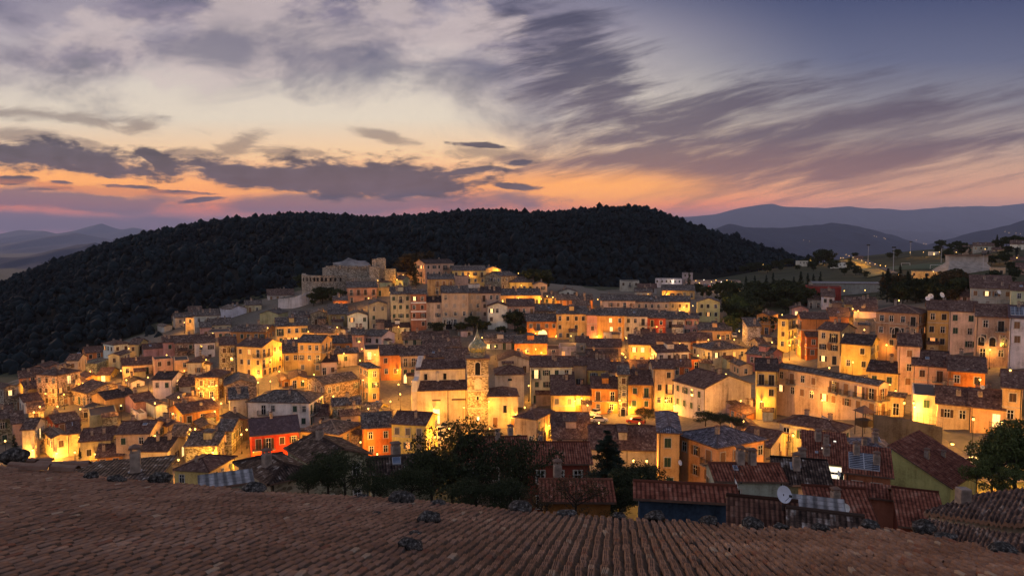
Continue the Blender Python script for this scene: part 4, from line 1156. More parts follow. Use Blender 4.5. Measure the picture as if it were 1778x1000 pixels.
for z in (12.35,):
    o = arch(tower, 0, 0, 0, 1.2, 3.0, .14, name='belfry_opening'); o.location = (0, 2.45, z); o.rotation_euler = (0, 0, -math.pi / 2)
m, nt, bb = new_mat('majolica_dome', .28, .6)
tc = nt.nodes.new('ShaderNodeTexCoord'); x, y, z = sep(nt, tc.outputs['Object'])
wn = nt.nodes.new('ShaderNodeTexVoronoi'); wn.inputs['Scale'].default_value = 3.2; nt.links.new(tc.outputs['Object'], wn.inputs['Vector'])
kk = sep(nt, wn.outputs['Color'])[0]
nt.links.new(ramp(nt, kk, [(.1, (.10, .13, .09)), (.5, (.20, .18, .07)), (.8, (.34, .26, .07)), (1, (.30, .34, .26))]), bb.inputs['Base Color']); M['dome'] = m
b = MB(); b.lathe([(1.75, 16.3), (1.75, 17.1), (2.05, 17.15), (2.05, 17.4), (1.7, 17.45)], 8, 0, (W / 2, W / 2)); link('drum', b.mesh('drum', ['stone']), tower, color=(.36, .30, .2))
b = MB(); b.lathe([(1.75, 17.4), (2.12, 17.9), (2.18, 18.5), (1.98, 19.1), (1.5, 19.7), (1.05, 20.1), (.75, 20.5), (.52, 21.0), (.34, 21.6), (.17, 22.3), (.06, 23.0), (.0, 23.1)], 12, 0, (W / 2, W / 2))
dm = link('dome', b.mesh('dome', ['dome']), tower)
b = MB(); b.tube((W / 2, W / 2, 23.0), (W / 2, W / 2, 24.0), .05, 6); b.box(W / 2 - .28, W / 2 + .28, W / 2 - .035, W / 2 + .035, 23.55, 23.62); link('cross', b.mesh('cross', ['iron']), dm)
# sacristy and apse
def block(name, label, u0, u1, ve, vb, D, deep, pit, col, rc, cat='chapel'):
    q = at(u0, vb, D); t = -math.atan2(q.x, q.y) + .03; X = Vector((math.cos(t), math.sin(t), 0))
    L = solve_len(at(u0, ve, D), X.x, X.y, u1, ve); h = at(u0, ve, D).z - q.z
    r = root_at(name, q, t, label, cat); HOUSES.append((q, X, Vector((-X.y, X.x, 0)), L, deep, h))
    w = link('wall', wall_mesh('h', L, deep, h, pit, -2.5, 'plaster'), r, color=col); register(w)
    f = link('roof', roof_mesh('h', L, deep, h, pit, rc), r); register(f)
    return r, L, h
sac, L, h = block('sacristy', 'cream sacristy under a hipped brown roof, against the bell tower', 848, 899, 688, 743, 166, 8, .36, (.55, .45, .28), 'o')
cwin(3.9, 0, 3.6, .8, 1.7, sac); d1 = cwin(1.6, 0, .1, 1.0, 2.4, sac, 'door', 'sh_tan'); d2 = cwin(5.8, 0, .1, 1.0, 2.2, sac, 'door', 'sh_tan')
aps, L, h = block('apse', 'greyish cream apse with low hipped red roof behind the sacristy', 861, 910, 650, 690, 178, 8, .42, (.50, .45, .38), 'o')
cwin(L * .5, 0, h - 1.6, 1.0, .5, aps)

# ---------------------------------------------------------------- castle
q = at(566, 512, 300); castle = root_at('castle_ruin', q, 0, 'ruined stone castle with a round bastion and broken keep on the hilltop', 'castle')
def prism(pts, zb, ztops, mat, name, color):
    """wall along a line of plan points, with its own top heights and thickness"""
    b = MB(); T = 1.6; n = len(pts)
    for i in range(n - 1):
        p, r = Vector(pts[i]), Vector(pts[i + 1]); d = (r - p).normalized(); o = Vector((-d.y, d.x)) * T
        z0, z1 = ztops[i], ztops[i + 1]
        a = [(p.x, p.y), (r.x, r.y), (r.x + o.x, r.y + o.y), (p.x + o.x, p.y + o.y)]
        b.poly([(*a[0], zb), (*a[1], zb), (*a[1], z1), (*a[0], z0)]); b.poly([(*a[2], zb), (*a[3], zb), (*a[3], z0), (*a[2], z1)])
        b.poly([(*a[0], z0), (*a[1], z1), (*a[2], z1), (*a[3], z0)])
        if i == 0: b.poly([(*a[3], zb), (*a[0], zb), (*a[0], z0), (*a[3], z0)])
        if i == n - 2: b.poly([(*a[1], zb), (*a[2], zb), (*a[2], z1), (*a[1], z1)])
    return link(name, b.mesh(name, [mat]), castle, color=color)
def loc2(u, v, D): r_ = at(u, v, D) - q; return (r_.x, r_.y)
zt = lambda v, D: at(566, v, D).z - q.z
cs = (.34, .29, .235)
pl = [loc2(u, 500, D) for u, D in ((525,318),(524,308),(530,301),(541,297),(556,296),(572,297),(588,300),(603,304))]
prism(pl, -14, [zt(478, 300)] * 8, 'stone', 'bastion', cs)
# battered skirt and walk behind the parapet
b = MB(); c0 = loc2(566, 500, 312)
for i in range(len(pl) - 1):
    b.poly([(*pl[i], zt(481, 300)), (*pl[i + 1], zt(481, 300)), (c0[0], c0[1], zt(481, 300))])
link('bastion_walk', b.mesh('walk', ['stone']), castle, color=cs)
slit = MB(); slit.box(-.45, .45, -.12, .1, 0, 1.5); sm = slit.mesh('embrasure', ['glass'])
for u in (528,534,540,546,552,559,566,574,582,591):
    D = np.interp(u, [525,530,541,556,572,588,603], [307,301,297,296,297,300,304]); r_ = at(u, 490, D - .1) - q
    link('embrasure', sm, castle, (r_.x, r_.y, zt(488.5, D)), -math.atan2(r_.x + q.x, r_.y + q.y))
pl2 = [loc2(u, 480, D) for u, D in ((560,312),(566,305),(600,306),(645,306))]
prism(pl2, -12, [zt(466, 306), zt(464, 306), zt(464.5, 306), zt(465, 306)], 'stone', 'upper_wall', (.30, .265, .225))
b = MB()
for k in range(14):
    u = 566 + k * 5.6; r_ = at(u, 464, 305.2) - q; hh = rnd.uniform(.5, 1.1); b.box(r_.x, r_.x + .9, r_.y, r_.y + 1.2, zt(465.5, 305), zt(464.5, 305) + hh)
link('broken_merlon', b.mesh('merlon', ['stone']), castle, color=cs)
pl3 = [loc2(u, 494, D) for u, D in ((603,304),(625,303),(658,300))]
prism(pl3, -14, [zt(482, 303), zt(481, 303), zt(483, 300)], 'stone', 'lower_wall', cs)
def tbox(u0, u1, v0, v1, D, deep, name, col):
    a = at(u0, v1, D) - q; w = (u1 - u0) / F * D; b = MB(); b.box(a.x, a.x + w, a.y, a.y + deep, zt(v1, D), zt(v0, D)); return link(name, b.mesh(name, ['stone']), castle, color=col)
kp = tbox(642, 658.5, 463, 520, 299, 5, 'keep', (.36, .31, .25)); tbox(646, 653, 450, 464, 301, 4, 'keep_upper', (.36, .31, .25)); tbox(653.2, 667.5, 449, 492, 303, 4, 'keep_shaft', (.40, .34, .27))
for u in (655, 659, 663): tbox(u, u + 2.4, 447.6, 449.2, 303.2, 3, 'broken_merlon', cs)
tbox(667.8, 686, 467, 492, 301, 3, 'guard_wall', (.42, .34, .2))
for o in castle.children:
    if o.data and o.data.name.split('.')[0] in ('bastion', 'keep', 'upper_wall', 'guard_wall', 'lower_wall'): register(o)

# curved white retaining wall below the castle
w0 = at(483, 528, 296); rw = root_at('retaining_wall', w0, 0, 'pale curved retaining wall climbing the slope below the castle bastion', 'wall')
b = MB(); pts = [(483,296,519,532),(498,294,518,531),(512,293,516,529),(524,293,511,526),(536,295,507,522)]
Lp = [(at(u, vt, D) - w0, at(u, vb_ + 6, D) - w0) for u, D, vt, vb_ in pts]
for (a, c), (d, e) in zip(Lp, Lp[1:]):
    o = Vector((0, .5, 0)); b.poly([c, e, d, a]); b.poly([a, d, d + o, a + o]); b.poly([e + o, c + o, a + o, d + o])
rwl = link('wall', b.mesh('wall', ['plaster']), rw, color=(.56, .50, .48)); register(rwl)

# grey retaining wall with a fence along the right-hand street
P0 = [at(1518,745,116), at(1570,752,112), at(1636,764,108)]
rw2 = root_at('street_wall', P0[0], 0, 'grey concrete street wall topped by a wire fence, above the solar roof', 'wall')
b, fb = MB(), MB()
for i in range(2):
    a, c = P0[i] - P0[0], P0[i + 1] - P0[0]; h0, h1 = [(26, 25, 22)[i + k] * (114 - 3 * (i + k)) / F for k in (0, 1)]
    o = Vector((.1, .5, 0)); dn = Vector((0, 0, -3)); A, B_, C_, D_ = a + dn, c + dn, c + Vector((0, 0, h1)), a + Vector((0, 0, h0))
    b.poly([A, B_, C_, D_]); b.poly([D_, C_, C_ + o, D_ + o]); b.poly([B_ + o, A + o, D_ + o, C_ + o])
    for k in range(7):
        s = D_.lerp(C_, k / 6); fb.tube(s, s + Vector((0, 0, 1.5)), .03, 5)
    for z in (.1, .75, 1.45): fb.tube(D_ + Vector((0, .1, z)), C_ + Vector((0, .1, z)), .015, 4)
w_ = link('wall', b.mesh('wall', ['plaster']), rw2, color=(.10, .095, .09)); register(w_)
link('fence', fb.mesh('fence', ['iron']), rw2)
# timber play hut above it
q2 = at(1500, 740, 118); hut = root_at('play_hut', q2, .2, 'dark timber play hut with a pyramid roof behind the street fence', 'play hut')
b = MB(); b.box(-1, 1, -1, 1, .1, 1.2)
for x in (-1, .9):
    for y in (-1, .9): b.box(x, x + .1, y, y + .1, -1.5, 2.6)
link('frame', b.mesh('frame', ['bark']), hut); b = MB()
for k in range(4):
    c = [(-1.3, -1.3), (1.3, -1.3), (1.3, 1.3), (-1.3, 1.3)]; b.poly([(*c[k], 2.5), (*c[(k + 1) % 4], 2.5), (0, 0, 3.6)])
link('roof', b.mesh('roof', ['cap']), hut)
BVH = BVHTree.FromPolygons(SURF_V, SURF_F)

# ---------------------------------------------------------------- extras on particular houses: arches, stripes, solar panels, skylights, shop light
def house_by(text):
    for k, v in SPECIAL.items():
        if text in v[0]['label']: return v
def on_roof(h, fx, fy, w, d, mats, name, lift=.24):
    """a flat panel lying on the front (Y=0) slope of house h"""
    r, LR, LL, hh, *_ = h; rf = [c for c in r.children if c.name.startswith('roof')][0]; return r, rf, LR, LL, hh
hz = house_by('white stripes')
if hz:
    r, LR, LL, hh = hz[0], hz[1], hz[2], hz[3]; b = MB()
    for z in (hh - 3.2, hh - 6.2, hh - 9.0): b.box(.02, LR - .02, -.05, -.004, z, z + .5)
    link('white_band', b.mesh('band', ['whiteframe']), r)
for txt, n, w, h_, z, pane in (('bright arch', 1, 3.0, 2.6, .1, 'lit'), ('bare archway', 1, 2.2, 3.0, .1, 'glass'), ('three arched', 3, 1.1, 1.9, None, 'glass'), ('arched window', 1, 2.0, 2.6, None, 'glass'), ('peach with arcade', 2, 1.8, 2.6, .1, 'lit'), ('alley end', 1, 1.0, 2.2, .1, 'glass')):
    hz = house_by(txt) or house_by(txt.replace('peach with ', ''))
    if not hz: continue
    r, LR, LL, hh = hz[0], hz[1], hz[2], hz[3]
    face = 'l' if txt == 'arched window' else 'r'; L = LL if face == 'l' else LR
    for k in range(n):
        s = L * (k + .5) / n if n > 1 else L * .5
        zz = z if z is not None else max(.2, hh - 6.2)
        o = arch(r, 0, 0, 0, w, h_, .13, pane, name='archway' if h_ > 2.3 else 'arched_window')
        o.location, o.rotation_euler = ((s, -.01, zz), (0, 0, 0)) if face == 'r' else ((-.01, s, zz), (0, 0, -math.pi / 2))
M['solar'] = flat('solar_cells', (.022, .026, .045), .22, .5, vary=.2, scale=2)
M['steelframe'] = flat('panel_frame', (.34, .34, .36), .4, vary=0)
M['skyglass'] = flat('skylight_glass', (.10, .13, .19), .06, .8, vary=0)
def slope_panel(txt, fx0, fx1, fy0, fy1, cells, mats, name, lab=None):
    hz = house_by(txt)
    if not hz: return
    r, LR, LL, hh = hz[0], hz[1], hz[2], hz[3]; rf = [c for c in r.children if c.name.split('.')[0] == 'roof'][0]
    me = rf.data; best = None
    nz = [(p, p.normal) for p in me.polygons if p.material_index == 0 and p.normal.z > .5 and p.area > 1]
    front = min(nz, key=lambda q_: q_[0].center.y); n = front[1]; c = front[0].center
    zf = lambda x, y: c.z - (n.x * (x - c.x) + n.y * (y - c.y)) / n.z
    nx, ny = cells; b = MB()
    X0, X1, Y0, Y1 = LR * fx0, LR * fx1, LL * fy0, LL * fy1
    def quad(x0, x1, y0, y1, up, mi): b.poly([(x0, y0, zf(x0, y0) + up), (x1, y0, zf(x1, y0) + up), (x1, y1, zf(x1, y1) + up), (x0, y1, zf(x0, y1) + up)], mi)
    quad(X0, X1, Y0, Y1, .10, 1)
    for (xa, ya), (xb, yb) in (((X0, Y0), (X1, Y0)), ((X1, Y0), (X1, Y1)), ((X1, Y1), (X0, Y1)), ((X0, Y1), (X0, Y0))):
        b.poly([(xa, ya, zf(xa, ya) - .03), (xb, yb, zf(xb, yb) - .03), (xb, yb, zf(xb, yb) + .1), (xa, ya, zf(xa, ya) + .1)], 1)
    for a_ in range(nx):
        for c_ in range(ny):
            g = .05; x0 = X0 + (X1 - X0) * a_ / nx + g; x1 = X0 + (X1 - X0) * (a_ + 1) / nx - g; y0 = Y0 + (Y1 - Y0) * c_ / ny + g; y1 = Y0 + (Y1 - Y0) * (c_ + 1) / ny - g
            quad(x0, x1, y0, y1, .115, 0)
    link(name, b.mesh(name, mats), rf)
slope_panel('solar array', .08, .78, .10, .72, (2, 9), ['solar', 'steelframe'], 'solar_panel')
slope_panel('solar panels', .02, .6, .06, .42, (4, 3), ['solar', 'steelframe'], 'solar_panel')
for k in range(4): slope_panel('four skylights', .25 + .16 * k, .33 + .16 * k, .25 + .14 * k, .30 + .14 * k, (1, 1), ['litwhite' if k % 2 else 'skyglass', 'steelframe'], 'skylight')
for t_, a_, c_ in (('mint', .3, .25), ('pale gable end', .3, .25), ('blotchy dark tiles', .45, .3), ('roof with skylight', .4, .3), ('widest dark red', .5, .25), ('big white', .4, .3), ('bridge', .5, .3), ('dark slate hip', .6, .35), ('plain yellow gable', .35, .2)):
    slope_panel(t_, a_, a_ + .07, c_, c_ + .14, (1, 1), ['skyglass', 'steelframe'], 'skylight')
for _k, v in list(SPECIAL.items()):
    if _k % 6 == 3 and v[1] > 5 and 'flat' not in v[0]['label']:
        try: slope_panel(v[0]['label'], .3 + .05 * (_k % 5), .3 + .05 * (_k % 5) + .7 / v[1], .2, .2 + .9 / v[2], (1, 1), ['skyglass', 'steelframe'], 'skylight')
        except Exception: pass
hz = house_by('four skylights')
if hz:
    r, LR, LL, hh = hz[0], hz[1], hz[2], hz[3]
    b = MB(); b.box(LR * .52, LR * .98, -.12, -.005, hh - .95, hh - .35); o = link('strip_light', b.mesh('strip_light', ['litwhite']), r); o['label'] = 'glaring white strip light'
    b = MB(); b.box(LR * .52, LR * .94, -.1, -.005, hh - 2.2, hh - 1.25); link('window', b.mesh('window', ['litwhite']), r)
hz = house_by('painted oval')
if hz:
    r, LR, LL, hh = hz[0], hz[1], hz[2], hz[3]; b = MB(); pts = [(-.03, LL * .47 + .62 * math.cos(t), hh - 4.0 + 1.25 * math.sin(t)) for t in [2 * math.pi * k / 20 for k in range(20)]]; b.poly(pts[::-1])
    link('painted_oval', b.mesh('oval', ['sh_tan']), r)
# ---------------------------------------------------------------- the tiled roof just below the viewer
dv = ray(1070, 772).normalized(); ev = Vector((dv.y, -dv.x, 0)).normalized(); nv_ = ev.cross(dv).normalized(); RH = 1.8
RO = -RH * nv_
def on_plane(u, v):
    r_ = ray(u, v); k = -RH / r_.dot(nv_); p = r_ * k - RO; return p.dot(ev), p.dot(dv)
EDGE = [(-160,796),(0,812),(60,818),(123,821),(183,833),(308,844),(440,857),(560,864),(726,873),(810,880),(880,888),(1007,897),(1052,901),(1180,907),(1330,918),(1450,922),(1530,921),(1600,932),(1718,955),(1800,972),(1960,1000)]
es = np.array([on_plane(u, v) for u, v in EDGE])
tl = on_plane
near_house = root_at('tiled_house', RO + dv * 8 + Vector((0, 0, 0)), 0, 'old house with a weathered terracotta tile roof just below the viewer, edged with stones', 'house')
O0 = near_house.location
TW, TE = .172, .31
prof = np.array([(0,.0),(.010,.052),(.018,.070),(.034,.076),(.038,.050),(.048,.050),(.053,.076),(.064,.076),(.069,.050),(.079,.050),(.084,.075),(.100,.070),(.122,.046),(.155,.016),(.185,.002),(.211,-.014)]) * .815
pan = np.array([.3,0,0,0,.8,.8,0,0,.8,.8,0,.1,.6,1,1,.8])
PAN = []
rng = np.random.default_rng(3)
V, Q, n = [], [], 0; np_ = len(prof)
smin, smax = -26, 19.5
for s in np.arange(smin, smax, TW):
    te = np.interp(s, es[:, 0], es[:, 1]) + rng.normal() * .06
    t = te - TE; row = 0
    sag = 0
    while t > 4.2:
        # out of the picture below: stop
        c = RO + ev * s + dv * t
        if c.z / c.y < -(1075 - CY) / F * 1.0 - .07: break
        j = rng.normal(size=4) * (.009, .022, .015, .007)
        ang = j[2]; ca, sa = math.cos(ang), math.sin(ang)
        up = .012 * math.sin(s * .9 + 1) * math.sin(t * .7) + .02 * math.sin(s * .31 + t * .23)
        if rng.random() < .05: j[3] += .02; sa += rng.normal() * .06
        pp = prof.copy(); pp[:, 0] -= TW / 2
        rows = []
        for (tt_, zz) in ((0.0, -.004), (TE * .5, .012), (TE + .055, .030)):
            sc = 1.0 - .06 * (1 - tt_ / TE)
            X = pp[:, 0] * sc; Y = np.full(np_, tt_)
            sx = s + TW / 2 + j[0] + X * ca - Y * sa; ty_ = t + j[1] + X * sa + Y * ca; zz_ = pp[:, 1] + zz + up + j[3]
            rows.append(np.outer(sx, ev) + np.outer(ty_, dv) + np.outer(zz_, nv_) + np.array(RO - O0))
        last = rows[-1] - np.outer(np.full(np_, .026), nv_)
        V += rows + [last]; PAN += [pan] * 4
        for k in range(3):
            a = n + k * np_ + np.arange(np_ - 1); Q.append(np.stack([a, a + 1, a + np_ + 1, a + np_], 1))
        n += 4 * np_; t -= TE; row += 1
def tile_mat():
    m, nt, b = new_mat('terracotta', .92, .15)
    g = nt.nodes.new('ShaderNodeNewGeometry'); isl = N(nt, g.outputs['Random Per Island'])
    tc = nt.nodes.new('ShaderNodeTexCoord'); o = tc.outputs['Object']
    n1, n2, n3 = noise(nt, o, .45, 5, .65), noise(nt, o, 9, 6, .7), noise(nt, o, 40, 3, .6)
    pn = nt.nodes.new('ShaderNodeAttribute'); pn.attribute_name = 'pan'; pf = N(nt, pn.outputs['Fac'])
    k = isl * .12 + n1 * .64 + n2 * .36 - .06
    c = ramp(nt, k, [(.2, (.060, .031, .022)), (.42, (.14, .080, .056)), (.58, (.23, .142, .102)), (.78, (.42, .305, .23))])
    red = (isl * 7.3)._m('FRACT').sm(.95, .97); c = mixc(nt, red * .6, c, (.15, .05, .03))
    pale = (isl * 13.1)._m('FRACT').sm(.985, .99); c = mixc(nt, pale * .6, c, (.36, .30, .22))
    moss_shade = (pf * .60 + n2 * .75).sm(.56, .80); c = mixc(nt, moss_shade * .82, c, (.030, .026, .020))  # moss, with the shade of pans and grooves painted in
    lich = n3.sm(.60, .70) * pf; c = mixc(nt, lich * .5, c, (.24, .23, .19))
    nt.links.new(c, b.inputs['Base Color']); bump(nt, b, n3 * .6 + n2, .55, .012); return m
M['terracotta'] = tile_mat()
tme = quads_mesh('tiles', np.concatenate(V), np.concatenate(Q), ['terracotta']); pa_ = tme.attributes.new('pan', 'FLOAT', 'POINT'); pa_.data.foreach_set('value', np.concatenate(PAN).astype(np.float32))
link('roof', tme, near_house)
b = MB(); loc_ = lambda s, t, z: RO + ev * s + dv * t + nv_ * z - O0
dk = [loc_(s, np.interp(s, es[:, 0], es[:, 1]) - .12, -.05) for s in np.arange(smin, smax + 1, 1.5)]
dn = [loc_(s, 3.6, -.05) for s in np.arange(smin, smax + 1, 1.5)]
for i in range(len(dk) - 1):
    b.poly([dn[i], dn[i + 1], dk[i + 1], dk[i]]); z = Vector((0, 0, -.22)); b.poly([dk[i], dk[i + 1], dk[i + 1] + z, dk[i] + z])
link('roof_deck', b.mesh('deck', ['bark']), near_house)
b = MB(); back = [p - dv * .5 + Vector((0, 0, -.2)) for p in dk]
for i in range(len(back) - 1): z = Vector((0, 0, -9)); b.poly([back[i], back[i + 1], back[i + 1] + z, back[i] + z])
link('wall', b.mesh('wall', ['stone']), near_house, color=(.25, .2, .15))

# stones that weigh the roof edge down, each its own
def rock_mesh(seed, flat_=1.0):
    g = np.random.default_rng(seed); V, T = ico(4)
    c = g.normal(size=(16, 3)); c /= np.linalg.norm(c, axis=1)[:, None]; r = np.ones(len(V))
    for k in c:
        off = g.uniform(.62, .92); d = V @ k; r = np.where(d > 1e-3, np.minimum(r, off / np.maximum(d, 1e-3)), r)
    f = g.normal(size=(3, 3)) * 3
    r += .04 * np.sin(V @ f[0] * 1.6) + .025 * np.sin(V @ f[1] * 3.1) + .015 * np.abs(np.sin(V @ f[2] * 5.7)) + g.normal(size=len(V)) * .004
    V = V * r[:, None] * (1, .8, .62 * flat_); return quads_mesh('stone', V, T, ['rock'])
ROCKS = [(20,806,62,1,'largest pale knobbly stone at the far left of the roof edge'),(160,833,34,.9,'small dark stone beside the ridge tiles'),(201,839,38,.9,'squared dark stone, second along the edge'),(277,842,44,1.25,'tall black boulder before the mustard gable'),(440,858,52,.8,'broad black stone before the white ribbed roof'),
 (627,868,27,.7,'flat lichened stone below the dark bushes'),(698,877,56,.95,'jagged pale stone under the bushes'),(655,897,22,.7,'little squared stone lying alone on the tiles'),(742,912,54,1.05,'big dark stone sitting in from the edge'),(716,934,42,.45,'thin flat slab between two dark stones'),(712,961,52,1.15,'dark boulder lowest on the tiles'),
 (760,880,32,.9,'lichened stone before the blurred trees'),(903,890,50,.85,'pale rounded boulder at the edge, alone'),(984,898,42,.6,'wedge-shaped dark stone below bare branches'),(1074,902,30,.9,'small white-crusted stone under the dark tree'),(1138,906,46,.95,'pointed dark stone left of the blue wall'),
 (1232,912,42,.75,'long low stone in front of the blue wall'),(1307,920,44,1.1,'rounded dark stone before the mossy brown roof'),(1357,921,36,.7,'pale flat stone below the big dish'),(1425,924,34,.9,'black stone among dark tiles'),(1509,921,42,.9,'smooth black stone with peaked top'),(1606,926,56,.9,'large rough stone at the roof corner'),(1642,938,48,.55,'low flat stone behind the large corner stone'),(1745,962,56,.7,'wide dark stone nearest the right edge')]
for k, (u, v, w, fl, lab) in enumerate(ROCKS):
    s, t = on_plane(u, v); p = RO + ev * s + dv * t; sz_ = w * p.y / F * .47
    o = link('stone', rock_mesh(k + 20, fl), None, p + nv_ * (sz_ * .55 * fl * .62 + .03), rnd.uniform(0, .6) - .3); o.scale = (sz_, sz_, sz_)
    tag(o, lab, 'stone', 'stones weighing down the roof edge')
def barrel(seed):
    g = np.random.default_rng(seed); b = MB(); n = 9; L = .46
    for k in range(n - 1):
        a0, a1 = math.pi * k / (n - 1), math.pi * (k + 1) / (n - 1)
        for r0, r1, f in ((.10, .085, 1), (.085, .07, -1)):
            q_ = [(-L/2, -r0*math.cos(a0), r0*math.sin(a0)), (-L/2, -r0*math.cos(a1), r0*math.sin(a1)), (L/2, -r1*math.cos(a1), r1*math.sin(a1)), (L/2, -r1*math.cos(a0), r1*math.sin(a0))]
            b.poly(q_[::-f])
    return b.mesh('barrel_tile', ['terracotta'])
for k, (u, v) in enumerate([(38,806),(62,812),(86,803),(112,814),(70,796),(132,806),(46,797)]):
    s, t = on_plane(u, v + 8); p = RO + ev * s + dv * t
    o = link('barrel_tile', barrel(k), None, p + nv_ * (.06 + .08 * (k % 2)), rnd.uniform(-.35, .25)); o.scale = (2.2, 2.0, 2.0)
    tag(o, 'loose curved clay tile in the heap along the upper left roof edge', 'tile', 'loose barrel tiles heaped on the roof edge')

# ---------------------------------------------------------------- lamps
def lamp_meshes():
    p = MB(); p.tube((0, 0, -.6), (0, 0, 3.9), .055, 6, .04); p.lathe([(.16, -.1), (.16, .35), (.08, .5)], 8)
    l = MB(); l.lathe([(.0, 4.62), (.10, 4.58), (.26, 4.42)], 8); l.lathe([(.04, 3.85), (.13, 3.92)], 8)
    for k in range(4):
        a = math.pi / 4 + k * math.pi / 2; l.tube((.13 * math.cos(a), .13 * math.sin(a), 3.92), (.24 * math.cos(a), .24 * math.sin(a), 4.42), .015, 4)
    bl = MB(); bl.lathe([(0, 3.95), (.12, 4.0), (.17, 4.15), (.15, 4.3), (0, 4.4)], 10)
    wb = MB(); wb.tube((0, 0, .45), (0, -.5, .5), .025, 5); wb.tube((0, 0, .1), (0, -.35, .47), .018, 5); wb.box(-.06, .06, -.02, .0, 0, .6)
    wl_ = MB(); wl_.lathe([(0, .48), (.08, .44), (.22, .3)], 8, 0, (0, -.5))
    wbb = MB(); wbb.lathe([(0, -.02), (.11, .03), (.16, .16), (.13, .28), (0, .3)], 10, 0, (0, -.5))
    tp = MB(); tp.tube((0, 0, -.6), (0, 0, 6.3), .08, 8, .05); tp.tube((0, 0, 6.3), (0, -.5, 6.55), .04, 6)
    th_ = MB(); th_.box(-.16, .16, -.85, -.4, 6.5, 6.62)
    tb = MB(); tb.lathe([(0, 6.22), (.14, 6.28), (.2, 6.4), (.14, 6.49), (0, 6.5)], 10, 0, (0, -.62))
    return dict(post=(p.mesh('pole', ['iron']), l.mesh('lantern', ['iron']), bl.mesh('bulb', ['bulb']), (0, 0, 3.6)),
                wall=(wb.mesh('bracket', ['iron']), wl_.mesh('lamp_cap', ['iron']), wbb.mesh('bulb', ['bulb']), (0, -1.0, -.45)),
                tall=(tp.mesh('pole', ['iron']), th_.mesh('lamp_head', ['iron']), tb.mesh('bulb', ['bulb']), (0, -.62, 5.95)))
LM = lamp_meshes()
LIGHTS = {}
SOD = (1.0, .415, .05)
def light_data(e, col):
    key = (round(e), col)
    if key not in LIGHTS:
        l = bpy.data.lights.new('lamp_light', 'POINT'); l.energy = e; l.color = col; l.shadow_soft_size = .16; LIGHTS[key] = l
        l.use_nodes = True; nt_ = l.node_tree; em_ = nt_.nodes['Emission']; fo = nt_.nodes.new('ShaderNodeLightFalloff'); fo.inputs['Strength'].default_value = 1.0; fo.inputs['Smooth'].default_value = 4.5
        nt_.links.new(fo.outputs['Quadratic'], em_.inputs['Strength'])
    return LIGHTS[key]
def in_house(p):
    for o, X, Y, LR, LL, h in HOUSES:
        d = p - o; x, y = d.dot(X), d.dot(Y)
        if -.5 < x < LR + .5 and -.5 < y < LL + .5 and d.z < h: return True
    return False
nlamp = 0
def put_lamp(kind, loc, rz, e, col=SOD, label='', scale=1.0, white=False):
    bd, ld, bb_, lp = LM[kind]
    r = link('wall_lamp' if kind == 'wall' else 'street_lamp', None, None, loc, rz); r.scale = (scale,) * 3
    link('bracket' if kind == 'wall' else 'pole', bd, r); link('lantern', ld, r); o = link('bulb', bb_, r)
    if white:
        if 'bw' not in LM: LM['bw'] = bb_.copy(); LM['bw'].materials[0] = M['bulbw']
        if kind == 'post': o.data = LM['bw']
    if e: lo = link('lamp_light', light_data(e, col), r, lp)
    tag(r, label, 'wall lamp' if kind == 'wall' else 'street lamp', 'sodium lamps of the town')
    return r
def ray_surface(u, v):
    d = ray(u, v); dn_ = d.normalized(); hit = BVH.ray_cast(Vector((0, 0, 0)) + d * 60, dn_)
    g_ = on_ground(u, v)
    if hit[0] is None or hit[0].y > g_.y: return g_, Vector((0, 0, 1)), False
    return hit[0], hit[1], True
